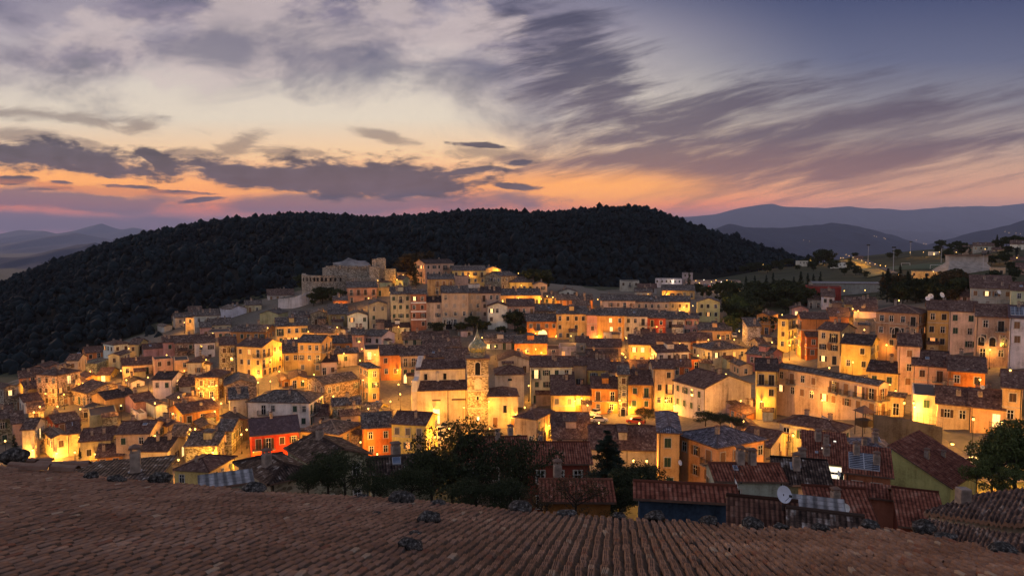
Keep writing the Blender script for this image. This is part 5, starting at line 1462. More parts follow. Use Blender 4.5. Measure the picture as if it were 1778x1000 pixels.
LAMP_TXT = """
631 659 t 2600 tall lamp with a starburst glare by the dark stone house
695 685 p 1500 brightest post lamp in the middle of the church square
804 706 t 2600 glaring tall lamp in front of the bell tower
1647 769 t 1500 glaring tall lamp above the split red roof
692 668 p 500 post lamp beside the church facade
678 698 p 500 smaller post lamp by the tiled roof at the square
676 715 p 300 white globe lamp below the square
715 663 p 500 post lamp close to the church facade
690 642 w 700 wall lamp on the orange house at the square
753 709 w 500 lamp over the church's side door
849 696 w 350 small lamp on the sacristy wall
895 718 w 800 lamp at the sacristy's far end
918 671 b 1100 lamp in the alley behind the apse
998 695 w 1500 lamp flooding the yellow wall by the car park
950 738 w 900 lamp on the half-shaded gabled house
1076 694 w 700 lantern at the dark alley end
1068 701 w 700 lamp on the balconied orange house
1094 706 w 1300 lamp at the corner of the golden orange box house
1155 694 w 700 lantern on the olive cream tall house
1173 704 w 900 lamp at the edge of the big white gable house
1306 688 b 1100 lamp in the street beside the planted balconies
1322 696 w 900 lamp under the planted balconies
1371 600 b 3000 brightest lamp in the street of balconies on the hillside
1380 585 b 1300 second lamp up the glowing street
1400 650 b 1000 lamp behind the longest tiled house
1440 640 b 900 lamp behind the painted oval house's foot
1087 586 b 1500 lamp at the top of the bright alley
1086 620 b 1300 lamp half way down the bright alley
966 582 w 900 lantern at the yellow house in the orange row
985 585 b 700 lamp behind the orange row's foot
1037 584 w 900 lantern on the pink slim house
1065 586 w 600 lantern under the blazing window
940 612 w 1500 lamp on the glowing curved wall
913 608 w 800 lamp at the near end of the curved wall
1203 531 b 1600 lamp in the gap beside the lone gable tower house
1157 511 w 900 lamp on the top yellow house
1187 533 w 500 lamp on the railed end of the upper row
1105 540 w 500 lamp along the upper row
965 584 w 900 lamp beside the bright arch
930 578 w 700 lamp inside the bright arch
837 587 b 700 lamp behind the bell tower dome
732 466 b 2400 lamp glowing behind the hilltop conifer
700 478 b 1500 lamp below the keep of the castle
689 462 p 700 post lamp beside the castle keep
863 468 w 900 lamp on the hilltop yellow row
815 478 b 900 lamp before the hilltop yellow facade
905 496 b 1000 lamp in the hilltop lane
940 526 b 1300 lamp above the lit lane before the wood
950 515 b 600 lamp at the end of the hilltop row
900 518 b 1000 lamp before the long yellow house
770 508 b 600 lamp between hilltop houses
640 518 b 700 lamp below the salmon house
583 540 b 1300 lamp in the lane under the castle
677 508 b 700 lamp on the yellow flat terrace
320 643 w 1500 glaring wall lamp below the long row
481 607 w 2000 bright lamp on the yellow block's side
470 625 b 1200 lamp above the ramp with the parked car
449 650 w 1400 lantern on the arches of the lit square
425 655 w 1200 second lantern on the arches of the lit square
404 652 w 900 lamp at the brown rubble tower house
373 692 w 900 lantern in the lane below the hipped house
384 700 b 1300 lamp flooding the lane of lanterns
440 665 b 1200 lamp in the lit square
500 640 b 1400 lamp beside the yellow sloping-topped block
505 597 b 1500 lamp behind the widest dark roof
545 650 b 1000 lamp below the yellow ochre block
625 626 b 900 lamp under the lit lower storey
590 612 b 500 lamp under the recessed orange house
69 706 w 1800 brightest lamp on the left slope
79 684 b 1000 lamp over the left alley
60 662 w 700 lamp at the glowing orange house
100 706 b 900 post lamp at the end of the left alley
143 645 b 1500 lamp in the yard by the wood edge
210 645 b 1500 lamp in the lane beside the narrow cream house
205 662 b 900 lamp at the low wedge-roofed house
257 656 b 1600 lamp at the foot of the deep-roofed house
310 690 b 1100 lamp beside the double-roofed white house
320 560 b 800 lamp in the lane at the wood edge
345 675 b 900 lamp by the low cream house
352 692 b 900 lamp over the tan gable
355 715 b 900 lamp beside the long orange house
300 720 b 700 lamp behind the long orange house
330 745 b 700 lamp in the lane below the orange house
58 780 w 1300 lamp on the tall narrow house
97 786 w 1600 lantern flooding the cream gable
130 786 b 600 lamp at the olive house door
166 787 w 500 lamp on the wide olive house
225 800 b 1100 lamp below the peach house
310 800 b 900 lamp before the low black-roofed house
9 766 b 500 lamp at the left picture edge
50 735 b 600 lamp in the lane above the tall narrow house
371 784 w 1300 lantern on the patched house
440 783 w 900 first lantern on the bright red house
511 778 w 1100 second lantern on the bright red house
438 746 b 300 globe lamp in the dark yard above the red house
540 786 b 900 lamp at the foot of the wide hipped house
626 769 w 1500 lantern between the two yellow houses
655 790 b 500 lamp at the reddish orange house's door
745 760 b 1500 lamp beside the yellow house below the church
395 812 b 900 lamp before the wide red hipped roof
1588 705 w 1900 glaring lamp on the roof garden wall
1545 668 b 1300 lamp behind the broad dark roof
1570 700 b 1200 lamp in the passage by the slim shuttered house
1740 735 b 1300 lamp at the round-windowed house
1770 700 b 1300 lamp at the right picture edge
1754 642 w 400 small lamp on the stone pillar
1690 730 b 700 lamp along the lower right street
1560 735 b 900 lamp by the street fence
1735 800 b 2600 lamp beside the lit roadside tree
1780 800 b 1500 lamp just at the right picture edge
1490 540 b 1000 lamp at the glowing arcade
1466 505 p 350 lamp beside the deep red block
1502 504 p 450 lamp before the sports hall
1230 590 b 1000 lamp before the low apricot house
1275 590 b 600 lamp by the parked white cars
1290 575 b 700 lamp above the parked white cars
1110 735 b 1200 lamp beside the car park
1040 735 b 1200 lamp over the parked cars
1010 690 b 700 lamp behind the lamp-flooded wall
780 745 b 1200 lamp over the church car park
850 745 b 900 lamp in front of the sacristy
1150 800 b 1500 lamp at the foot of the slate villa
1130 835 b 900 lamp below the slate villa's balcony
1385 800 b 700 lamp behind the pale green house
1100 800 b 700 lamp at the barn door
1505 800 b 600 lamp beside the sloping solar roof
"""
FILL = 3.0
for ln in LAMP_TXT.strip().splitlines():
    a = ln.split(None, 4); u, v, k, e, lab = float(a[0]), float(a[1]), a[2], float(a[3]) * FILL, a[4]
    white = 'white globe' in lab; col = (1, .85, .6) if white else SOD
    if k == 'w':
        p, nn, onb = ray_surface(u, v)
        if onb and abs(nn.z) < .5:
            if nn.dot(p) > 0: nn = -nn
            nh = Vector((nn.x, nn.y, 0)).normalized(); rz_ = math.atan2(nh.x, -nh.y)
            put_lamp('wall', p - Vector((0, 0, .15)), rz_, e, col, lab); continue
        k = 'b'
    hgt = 6.4 if k == 't' else 4.2
    d = ray(u, v); zz = ground_z(d.x * _Ds, _Ds) + hgt; hit = np.nonzero(d.z * _Ds <= zz)[0]
    D = _Ds[hit[0]] if len(hit) else 300.0
    p = d * D; p = Vector((p.x, p.y, gz(p.x, p.y)))
    best = None
    for st in [0] + [s_ * k_ for k_ in np.arange(.8, 12, .8) for s_ in (-1, 1)]:
        for sx in (0, 1.2, -1.2, 2.4, -2.4):
            c = p + Vector((d.x, 1, 0)) * st + Vector((sx, 0, 0)); c.z = gz(c.x, c.y)
            if not in_house(c): best = c; break
        if best is not None: break
    if best is None: continue
    put_lamp('tall' if k == 't' else 'post', best, rnd.uniform(-.5, .5), e, col, lab, 1.0, white)
# fill lamps added among the houses to even out the glow on walls
fill_spots = [(60,700),(112,712),(175,690),(235,705),(270,730),(190,735),(60,745),(130,740),(330,700),(350,650),(410,690),(290,640),(250,625),(190,640),(370,600),(440,590),(520,600),(560,590),(600,630),(660,640),(560,690),(590,720),(470,690),(700,590),(740,640),(790,640),(860,625),(930,630),(960,650),(1000,650),(1050,640),(1100,640),(1150,640),(1180,620),(1230,640),(1260,680),(1140,590),(1060,610),(1000,560),(900,560),(650,505),(900,490),(960,535),(1060,540),(1130,535),(1180,560),(1250,610),(1300,640),(1340,620),(1340,700),(1420,680),(1480,660),(1500,690),(1540,720),(1600,660),(1730,640),(1560,620),(1500,600),(1450,610),(1420,570),(1480,555),(1560,545),(1350,570),(900,740),(960,760),(700,760),(640,740),(1290,770),(1360,800),(1100,700),(1020,735),(1440,730),(1600,740),(1700,700),(520,800),(420,790),(340,780),(270,790),(180,790)]
for k, (u, v) in enumerate(fill_spots):
    p = on_ground(u, v); best = None
    for st in [0] + [s_ * k_ for k_ in np.arange(1, 16, 1.0) for s_ in (1, -1)]:
        for sx in (0, 1.5, -1.5, 3, -3, 5, -5):
            c = p + Vector((ray(u, v).x, 1, 0)) * st + Vector((sx, 0, 0)); c.z = gz(c.x, c.y)
            if not in_house(c): best = c; break
        if best is not None: break
    if best is None: continue
    put_lamp('post', best, rnd.uniform(-.5, .5), 1900, SOD, 'added fill lamp on a post, mostly hidden by the houses round it')['group'] = 'fill lamps added among the houses'
# far street lamps
FAR = [(1460,440,680),(1464,442,660),(1469,445,630),(1474,448,600),(1481,451,575),(1488,454,550),(1496,457,530),(1503,460,515),(1510,462,500),(1519,465,480),(1528,468,465),(1537,470,445)]
for k, (u, v, D) in enumerate(FAR):
    p = on_ground(u, v + 5); put_lamp('post', p, 0, 2600, SOD, 'lamp in the straight row up the far hillside road', 1.0)['group'] = 'lamps along the far hillside road'
for u, v, D, lab in ((1325,455,600,'first lamp along the distant lit field'),(1345,456,600,'second lamp along the distant lit field'),(1366,456,600,'middle lamp along the distant lit field'),(1407,452,600,'fourth lamp along the distant lit field, by the hut'),(1432,452,600,'last lamp along the distant lit field')):
    p = on_ground(u, v + 6); put_lamp('post', p, 0, 3500, SOD, lab)
for u, v, D, e, lab in ((1690,416,470,2600,'skyline lamp above the grey far house, left one'),(1713,413,470,2600,'skyline lamp above the grey far house, brighter one'),(1580,438,540,600,'lamp at the far edge of the football pitch'),(1603,438,540,900,'lamp above the far football pitch corner'),(1631,438,520,900,'lamp left of the tiny lit house'),(1707,442,430,700,'lamp over the pale far roof'),
    (1660,440,520,1400,'lamp beside the tiny lit yellow house'),(1735,446,420,600,'lamp below the skyline houses'),(1765,450,400,500,'lamp beside the far right corner house'),(1620,473,350,1200,'lamp on the long lit pavilion'),(1560,478,380,1100,'lamp among the conifers before the pavilion'),(1570,482,370,900,'lamp under the park conifers'),(1655,500,290,800,'lamp glowing inside the dark trees'),(1666,478,340,800,'lamp right of the pavilion'),(1600,486,350,700,'lamp at the pavilion foot'),
    (1710,435,470,700,'lamp between skyline houses'),(1770,410,470,900,'lamp on the ridge at the right edge')):
    p = on_ground(u, v + 4.2 * F / D); put_lamp('post', p, 0, e * 2, SOD, lab)
for k, (u, v) in enumerate([(1166,488),(1180,488),(1208,490),(1222,488),(1235,492),(1243,489),(1252,493),(1262,489),(1270,492),(1279,494),(1246,497),(1214,495)]):
    p = on_ground(u, v + 11); put_lamp('post', p, 0, 1300, SOD if k % 3 else (1, .85, .6), 'tiny lamp sparkling over the far car park', 1.0, k % 3 == 0)['group'] = 'lamps of the far car park'
for k, (u, v, D) in enumerate([(1518,410,2500),(1522,411,2500),(1535,413,2480),(1537,415,2480),(1591,417,2450),(1604,423,2400),(1608,424,2400),(1745,402,2350),(1752,404,2350),(1764,405,2350),(1772,406,2350),(1395,417,2500),(1405,419,2500)]):
    p = at(u, v, D * 3.7) * .93; V_, T_i = ico(1); o = link('village_lamp', quads_mesh('bulb', V_ * 3.2, T_i, ['speck']), None, p)
    tag(o, 'faint village lamp glinting on the far blue mountainside', 'lamp', 'village lamps on the far mountains')
# ---------------------------------------------------------------- cars
def prism_y(b, prof, y0, y1, mi=0):
    n = len(prof)
    b.poly([(x, y0, z) for x, z in prof], mi); b.poly([(x, y1, z) for x, z in prof][::-1], mi)
    for i in range(n):
        (xa, za), (xb, zb) = prof[i], prof[(i + 1) % n]; b.poly([(xa, y0, za), (xa, y1, za), (xb, y1, zb), (xb, y0, zb)], mi)
def car_parts():
    m, nt, bb = new_mat('car_paint', .3, .6); oi = nt.nodes.new('ShaderNodeObjectInfo'); nt.links.new(oi.outputs['Color'], bb.inputs['Base Color']); M['carpaint'] = m
    M['tyre'] = flat('tyre', (.015, .015, .015)); M['rim'] = flat('rim', (.3, .3, .3), .4); M['red_lens'] = flat('red_lens', (.3, .01, .01), .3); M['clear_lens'] = flat('clear_lens', (.5, .5, .48), .2)
    b = MB(); prism_y(b, [(-2.05,.28),(2.0,.28),(2.08,.5),(2.0,.72),(1.15,.9),(-1.75,.95),(-2.1,.85),(-2.12,.5)], -.83, .83)
    c = MB(); prism_y(c, [(1.1,.9),(.45,1.38),(-1.15,1.42),(-1.8,.94)], -.7, .7, 0); c.box(-1.1, .42, -.66, .66, 1.40, 1.46, 1)
    w = MB(); n = 12
    for k in range(n):
        a0, a1 = 2 * math.pi * k / n, 2 * math.pi * (k + 1) / n; R = .32
        q_ = lambda a, r, y: (r * math.cos(a), y, r * math.sin(a))
        w.poly([q_(a0, R, -.1), q_(a1, R, -.1), q_(a1, R, .1), q_(a0, R, .1)])
        for y in (-.1, .1): w.poly([q_(a0, .2, y), q_(a1, .2, y), q_(a1, R, y), q_(a0, R, y)]); w.poly([q_(a0, .2, y), q_(a1, .2, y), (0, y, 0)], 1)
    h = MB(); h.box(-.05, .06, -.18, .18, -.08, .08)
    return b.mesh('body', ['carpaint']), c.mesh('cabin', ['glass', 'carpaint']), w.mesh('wheel', ['tyre', 'rim']), h.mesh('headlight', ['clear_lens']), h.mesh('tail_light', ['red_lens'])
CB, CCn, CW, CH, CT = car_parts()
CARS = [(1037,721,.9,(.62,.60,.56),'white car parked nose out beside the balconied orange house'),(1031,731,.2,(.55,.54,.5),'white car parked behind the barn roof'),(1052,717,2.4,(.2,.2,.2),'dark car at the back of the car park'),(1104,736,2.7,(.45,.05,.02),'red car standing in the lit car park'),
 (484,630,.3,(.03,.04,.06),'dark car on the ramp under the bright lamp'),(765,752,1.0,(.3,.3,.3),'grey car in the church car park, under the branches'),(771,762,1.0,(.5,.5,.48),'pale car in the church car park'),(778,745,1.0,(.08,.08,.09),'black car in the church car park nearest the door'),(756,774,1.0,(.35,.33,.3),'silver car lowest in the church car park'),(750,786,1.0,(.1,.12,.2),'blue car half behind the blurred branches'),
 (856,757,.2,(.04,.04,.045),'black car before the sacristy doors'),(1269,577,1.3,(.6,.6,.6),'white car at the end of the low apricot house'),(1275,586,1.3,(.5,.5,.52),'pale car below the low apricot house'),(1040,734,.1,(.55,.55,.55),'white car half hidden by the barn'),(1690,815,2.2,(.3,.3,.32),'grey car on the lower right street')]
for u, v, rz_, col, lab in CARS:
    p = on_ground(u, v); r = link('parked_car', None, None, p + Vector((0, 0, .06)), rz_); tag(r, lab, 'car', 'cars parked in the town')
    link('body', CB, r, color=col); link('cabin', CCn, r, color=col)
    for x in (-1.3, 1.3):
        for y in (-.78, .78): link('wheel', CW, r, (x, y, .32))
    for y in (-.58, .58): link('headlight', CH, r, (2.03, y, .62)); link('tail_light', CT, r, (-2.1, y, .72))
for k in range(12):
    u = 1192 + k * 8; p = on_ground(u, 497 + (k % 2) * 2); r = link('parked_car', None, None, p + Vector((0, 0, .06)), 1.2); tag(r, 'tiny car in the row at the far sparkling car park', 'car', 'cars in the far car park')
    link('body', CB, r, color=[(.5, .5, .5), (.1, .1, .12), (.4, .05, .04)][k % 3]); link('cabin', CCn, r)

# ---------------------------------------------------------------- trees
def leaf_cloud(centres, radii, count, size, seed, flatten=.7, hollow=.55):
    g = np.random.default_rng(seed); C_ = np.array(centres); R_ = np.array(radii)
    pick = g.choice(len(C_), count, p=R_ ** 2 / (R_ ** 2).sum()); d = g.normal(size=(count, 3)); d /= np.linalg.norm(d, axis=1)[:, None]
    rad = R_[pick] * (hollow + (1 - hollow) * g.random(count) ** .6) * (1 + .25 * g.normal(size=count) * .4)
    P_ = C_[pick] + d * rad[:, None] * (1, 1, flatten)
    a = g.normal(size=(count, 3)); a /= np.linalg.norm(a, axis=1)[:, None]; b_ = np.cross(a, g.normal(size=(count, 3))); b_ /= np.linalg.norm(b_, axis=1)[:, None]
    s = size * g.uniform(.6, 1.3, count)[:, None]
    V = np.stack([P_ - a * s - b_ * s * .2, P_ + b_ * s * .55, P_ + a * s, P_ - b_ * s * .55], 1).reshape(-1, 3)
    return V, np.arange(count * 4).reshape(-1, 4)
def broad(seed, H, W, count, size, mat, bare=False):
    g = random.Random(seed); tr = MB(); cen, rad = [], []
    tr.tube((0, 0, -.6), (.05 * H * .2, 0, H * .35), H * .028, 7, H * .02)
    for k in range(7 + seed % 4):
        a = k * 2.4 + g.uniform(-.4, .4); el = g.uniform(.3, 1.15); L = H * g.uniform(.3, .5); p = Vector((0, 0, H * g.uniform(.22, .4)))
        q_ = p + Vector((math.cos(a) * math.cos(el) * W * .5, math.sin(a) * math.cos(el) * W * .5, math.sin(el) * L)); tr.tube(p, q_, H * .012, 5, H * .005)
        for m_ in range(3):
            e = q_ + Vector((g.uniform(-1, 1) * W * .22, g.uniform(-1, 1) * W * .22, g.uniform(0, .16) * H)); tr.tube(p.lerp(q_, .6), e, H * .005, 4, H * .002)
            cen.append(tuple(e)); rad.append(W * g.uniform(.10, .2))
    for k in range(16):
        a = g.uniform(0, 6.28); rr_ = math.sqrt(g.random()) * .36 * W; zz = H * (.52 + .36 * g.uniform(-1, 1) * (1 - (rr_ / (.42 * W)) ** 2) ** .5)
        cen.append((math.cos(a) * rr_, math.sin(a) * rr_, zz)); rad.append(W * g.uniform(.13, .2))
    V, Q_ = leaf_cloud(cen, rad, int(count * 1.25), size, seed); return tr.mesh('trunk', ['bark']), quads_mesh('crown', V, Q_, [mat])
def conifer(seed, H, W, count, size, mat='needle'):
    g = np.random.default_rng(seed); tr = MB(); tr.tube((0, 0, -.5), (0, 0, H * .97), H * .022, 7, .02)
    n = 16 + seed % 5; Vs_, n0 = [], 0; per = count // (n * 6)
    for k in range(n):
        f = (k + .5) / n; z = H * (.1 + .88 * f); r = W * .5 * (1 - f) ** .85 * g.uniform(.8, 1.15) + .08
        for j in range(6):
            a = g.uniform(0, 6.28); L = r * g.uniform(.7, 1.15); droop = -.28 * L
            tr.tube((0, 0, z), (math.cos(a) * L * .8, math.sin(a) * L * .8, z + droop * .7), .012 * H * .3, 4, .01)
            t = g.random(per) ** .7; x = np.cos(a) * L * t; y = np.sin(a) * L * t; P_ = np.stack([x, y, z + droop * t + .12 * L * t ** 2], 1) + g.normal(size=(per, 3)) * (.07 * L + .02)
            b_ = g.normal(size=(per, 3)); b_ += np.array([math.cos(a), math.sin(a), -.3]); b_ /= np.linalg.norm(b_, axis=1)[:, None]; c_ = np.cross(b_, (0, 0, 1.)) + g.normal(size=(per, 3)) * .2
            s = size * g.uniform(.6, 1.3, per)[:, None]; Vs_.append(np.stack([P_ - b_ * s, P_ + c_ * s * .35, P_ + b_ * s, P_ - c_ * s * .35], 1).reshape(-1, 3))
    V = np.concatenate(Vs_); return tr.mesh('trunk', ['bark']), quads_mesh('crown', V, np.arange(len(V)).reshape(-1, 4), [mat])
TP = {'fb0': broad(1, 8, 7, 1500, .42, 'leaf'), 'fb1': broad(2, 8, 6, 1500, .4, 'leaf'), 'fb2': broad(3, 8, 8, 1500, .42, 'autumn'), 'fb3': broad(4, 8, 7, 1500, .4, 'leafy'), 'fc0': conifer(5, 10, 5, 2200, .4), 'fc1': conifer(6, 10, 4, 2200, .38),
      'nb0': broad(11, 8, 7.5, 4800, .15, 'leaf'), 'nb1': broad(12, 8, 8, 3200, .15, 'leaf'), 'nb2': broad(13, 8, 7, 1600, .13, 'autumn'), 'nb3': broad(14, 8, 7, 9000, .15, 'leafy'), 'nc0': conifer(15, 10, 6.2, 11000, .2)}
def tree(kind, p, H, lab, rz_=None, wide=1.0, grp=None, name=None):
    base = 10.0 if 'c' in kind else 8.0; k = H / base
    nm = name or ('conifer' if 'c' in kind else 'tree'); r = link(nm, None, None, p, rnd.uniform(0, 6) if rz_ is None else rz_); r.scale = (k * wide, k * wide, k)
    link('trunk', TP[kind][0], r); link('crown', TP[kind][1], r); tag(r, lab, 'bush' if nm == 'bush' else 'tree', grp or 'trees around the town'); return r
def tree_px(kind, u, vb_, vt, lab, D=None, wide=1.0, **kw):
    p = on_ground(u, vb_) if D is None else at(u, vb_, D)
    H = (vb_ - vt) / F * p.y * (1.0 if 'c' in kind else 1.05); return tree(kind, p, H, lab, wide=wide, **kw)
tree_px('fc0', 722, 500, 458, 'lone dark conifer standing among glowing hilltop houses', wide=.95)
tree_px('fb2', 718, 486, 440, 'bare brownish tree behind the hilltop conifer', wide=1.2)
tree_px('nc0', 1053, 880, 738, 'tall dark conifer rising before the barn', D=72, wide=1.45)
for u, vb_, vt, k, lab, D, w in [(1110,900,800,'nb0','dark round tree lit green at its rim, below the barn',55,1.15),(1140,895,838,'nb0','low dark tree left of the blue wall',50,1.3),(1075,905,845,'nb1','dark undergrown tree before the barn',52,1.3),(1000,905,812,'nb2','bare branched tree in front of the brown roof',46,1.1),(940,905,835,'nb2','thin bare tree at the roof edge',44,1.0),
  (900,890,745,'nb1','tall dark tree before the half-shaded gabled house',62,.75),(860,890,785,'nb1','dark tree over the dark red roof',58,.9),(825,890,738,'nb1','tall dark tree in front of the church car park',60,.85),(785,885,722,'nb1','loose tree with branches over the church car park',62,.7),(750,880,770,'nb0','dark tree beside the parked cars',58,.9),(715,880,805,'nb0','dark bush right of the grey tiles',52,1.1),
  (660,875,822,'nb0','dark low bush before the grey tiles',48,1.3),(600,872,778,'nb1','dark tree below the wide hipped house',50,1.0),(570,870,778,'nb0','tallest of the dark bushes by the stone roof',52,1.0),(535,866,805,'nb0','dark bush on the edge of the stone roof',48,1.1),(880,895,830,'nb0','low dark thicket before the red roof',46,1.3),(810,890,830,'nb0','low dark thicket at the roof edge',46,1.3)]:
    tree_px(k, u, vb_, vt, lab, D=D, wide=w, grp='dark trees beyond the roof edge')
tree_px('nb3', 1762, 860, 728, 'leafy roadside tree lit yellow from below', D=76, wide=.9); tree_px('nb3', 1722, 866, 790, 'smaller lit tree beside the lower right street', D=74, wide=1.0); tree_px('nb0', 1742, 840, 742, 'dark half of the roadside trees', D=80, wide=.8)
tree_px('fc1', 26, 795, 752, 'small dark conifer between left houses', D=150); tree_px('fc1', 139, 796, 776, 'tiny conifer before the olive house', D=148)
for u, vb_, vt, lab in ((1225,738,712,'round bush beside the big white gable'),(1250,742,716,'larger bush behind the slate villa'),(1278,744,722,'bush along the white gable wall'),(1120,732,706,'shrub by the orange box house')):
    tree_px('nb0', u, vb_, vt, lab, D=128, wide=1.5, name='bush')
for u, vb_, vt, lab, k in ((560,528,497,'dark tree on the slope under the castle','fb0'),(585,530,500,'dark bushy tree left of the salmon house','fb0'),(545,532,508,'low tree under the bastion','fb1'),(604,505,482,'bush against the castle lower wall','fb1'),(575,508,488,'bush in front of the castle bastion','fb3'),(928,508,466,'tall dark tree at the hilltop row end','fb0'),(945,505,472,'dark tree above the lit lane','fb1'),(905,480,456,'dark tree behind the farthest hilltop house','fb0'),(650,460,444,'dark treetop behind the keep','fb0'),
    (894,574,538,'slim garden tree before the tan wing','fb0'),(760,584,558,'garden shrub below the pale-shuttered block','fb0'),(800,582,560,'dark shrub beside the archway','fb0'),(820,576,548,'climbing shrub under the upper row','fb1'),(838,578,556,'shrub left of the white gable','fb0'),(870,586,566,'shrub below the white gable','fb0'),(905,588,566,'shrub above the tan hut','fb1'),(524,505,476,'dark tree beside the bastion foot','fb1')):
    tree_px(k, u, vb_, vt, lab)
# park and valley trees
def near_words(u, v, k):
    refs = [(1404,500,'the grey sports hall'),(1230,540,'the lone gable house'),(1330,545,'the orange street corner'),(1220,490,'the far car park'),(1360,458,'the distant lit field'),(1600,476,'the lit pavilion'),(1690,456,'the grandstand'),(1720,425,'the skyline lamps'),(1545,500,'the yellow arcade'),(1460,450,'the far hillside road'),(1650,508,'the satellite dishes'),(1290,470,'the foot of the wooded hill')]
    r_ = min(refs, key=lambda q_: (q_[0] - u) ** 2 + (q_[1] - v) ** 2 * 3); return r_[2]
cnt = {}
ORD = ['first','second','third','fourth','fifth','sixth','seventh','eighth','ninth','tenth','eleventh','twelfth','thirteenth','fourteenth','fifteenth','sixteenth','seventeenth','eighteenth','nineteenth','twentieth']
def park(u, v, hpx, k):
    w_ = near_words(u, v, k); kw = 'conifer' if 'c' in k else {'fb0': 'dark broad tree', 'fb1': 'dark rounded tree', 'fb2': 'brownish tree', 'fb3': 'greenish tree'}[k]
    c_ = cnt[(w_, kw)] = cnt.get((w_, kw), -1) + 1
    tree_px(k, u, v, v - hpx, f'{ORD[min(c_, 19)]} {kw} counted outward by {w_}', grp='trees of the valley park')
g = random.Random(4)
for u, v, h in ((1295,505,26),(1310,508,30),(1330,506,28),(1342,507,34),(1352,508,24),(1378,506,26),(1390,507,36),(1402,500,26),(1412,500,24),(1424,498,26),(1196,500,28),(1540,525,60),(1552,530,50),(1575,525,55),(1532,510,38),(1590,527,45),(1607,522,48),(1625,528,50),(1642,526,42),(1575,512,40),(1648,470,22),(1562,500,40)):
    park(u, v, h, g.choice(['fc0', 'fc1']))
for i in range(46):
    u = g.uniform(1262, 1400); v = g.uniform(520, 588) if u < 1330 else g.uniform(515, 545); park(u, v, g.uniform(26, 40), g.choice(['fb0', 'fb0', 'fb1', 'fb3']))
for i in range(26):
    u = g.uniform(1540, 1690); v = g.uniform(498, 528); park(u, v, g.uniform(22, 40), g.choice(['fb0', 'fb1', 'fb2', 'fb2']))
for u, v, h in ((1430,447,28),(1421,450,22),(1440,450,18),(1412,452,14),(1396,452,12),(1475,442,8),(1558,448,16),(1545,450,12),(1633,436,20),(1627,440,14),(1650,438,16),(1663,436,18),(1675,437,16),(1731,424,22),(1724,428,14),(1748,427,18),(1762,428,20),(1776,424,16),(1466,478,14),(1492,478,12),(1504,482,12),(1740,447,12),(1695,452,10),(1755,470,16),(1726,490,22),(1740,500,20),(1760,480,18),(1385,470,10),(1290,468,14),(1345,448,10),(1372,448,14),(1360,449,12),(1310,452,10),(1680,500,24),(1700,498,22),(1715,500,20),(1210,512,20),(1225,520,24),(1245,515,24),(1270,508,20),(1180,478,16),(1262,500,14)):
    park(u, v, h, g.choice(['fb0', 'fb1', 'fb0']) if not (1720 < u < 1735 and v < 430) else 'fc0')

for i in range(34):
    u, v = (g.uniform(1300, 1500), g.uniform(446, 482)) if i < 16 else (g.uniform(1640, 1775), g.uniform(428, 492))
    park(u, v, g.uniform(9, 20), g.choice(['fb0', 'fb1', 'fb0', 'fc0']))
# ---------------------------------------------------------------- sports ground, masts, dishes, aerials
def mast(u, vb_, vt, D, lab):
    p = at(u, vb_, D); h = (vb_ - vt) / F * D; r = root_at('floodlight_mast', p, 0, lab, 'mast', 'floodlight masts of the pitch'); b = MB(); b.tube((0, 0, -1), (0, 0, h), .15, 6, .10); link('pole', b.mesh('pole', ['steelframe']), r)
    b = MB(); b.box(-1.1, 1.1, -.2, .2, h - .3, h + .5); link('lamp_head', b.mesh('lamp_head', ['iron']), r)
mast(1507, 457, 426, 470, 'floodlight mast left behind the football pitch'); mast(1551, 468, 430, 400, 'floodlight mast at the near corner of the pitch'); mast(1634, 458, 430, 430, 'floodlight mast before the grandstand'); mast(1581, 440, 420, 560, 'floodlight mast on the far skyline'); mast(1707, 466, 442, 350, 'slim mast before the grandstand steps')
for u0, u1, v, D, lab in ((1615,1633,468,400,'near white goal frame on the pitch'),(1565,1580,459,470,'far white goal frame on the pitch')):
    p = at(u0, v, D); w_ = (u1 - u0) / F * D; p.z = gz(p.x, p.y) + .3; r = root_at('goal', p, 0, lab, 'goal'); b = MB(); b.tube((0, 0, 0), (0, 0, 2.2), .1); b.tube((w_, 0, 0), (w_, 0, 2.2), .1); b.tube((0, 0, 2.2), (w_, 0, 2.2), .1); link('frame', b.mesh('frame', ['whiteframe']), r)
p = at(1645, 470, 350); gs = root_at('grandstand', p, .05, 'grey concrete grandstand with stepped terraces and a long back wall', 'grandstand'); w_ = 100 / F * 350; b = MB()
for k in range(9): b.box(3 * 0 + k * .8, w_ - 4 + k * .2, k * 1.0, 12, k * .45 - 2, k * .45)
M['concrete'] = flat('concrete', (.30, .28, .26), .9, vary=.3, scale=.4)
link('seating', b.mesh('seating', ['concrete']), gs); b = MB(); b.box(7.5, w_, 10.5, 13, 3.5, 7.2); link('wall', b.mesh('wall', ['concrete']), gs); b = MB(); b.box(7, w_ + .5, 8.5, 13.4, 7.21, 7.6); link('roof', b.mesh('roof', ['cap']), gs)
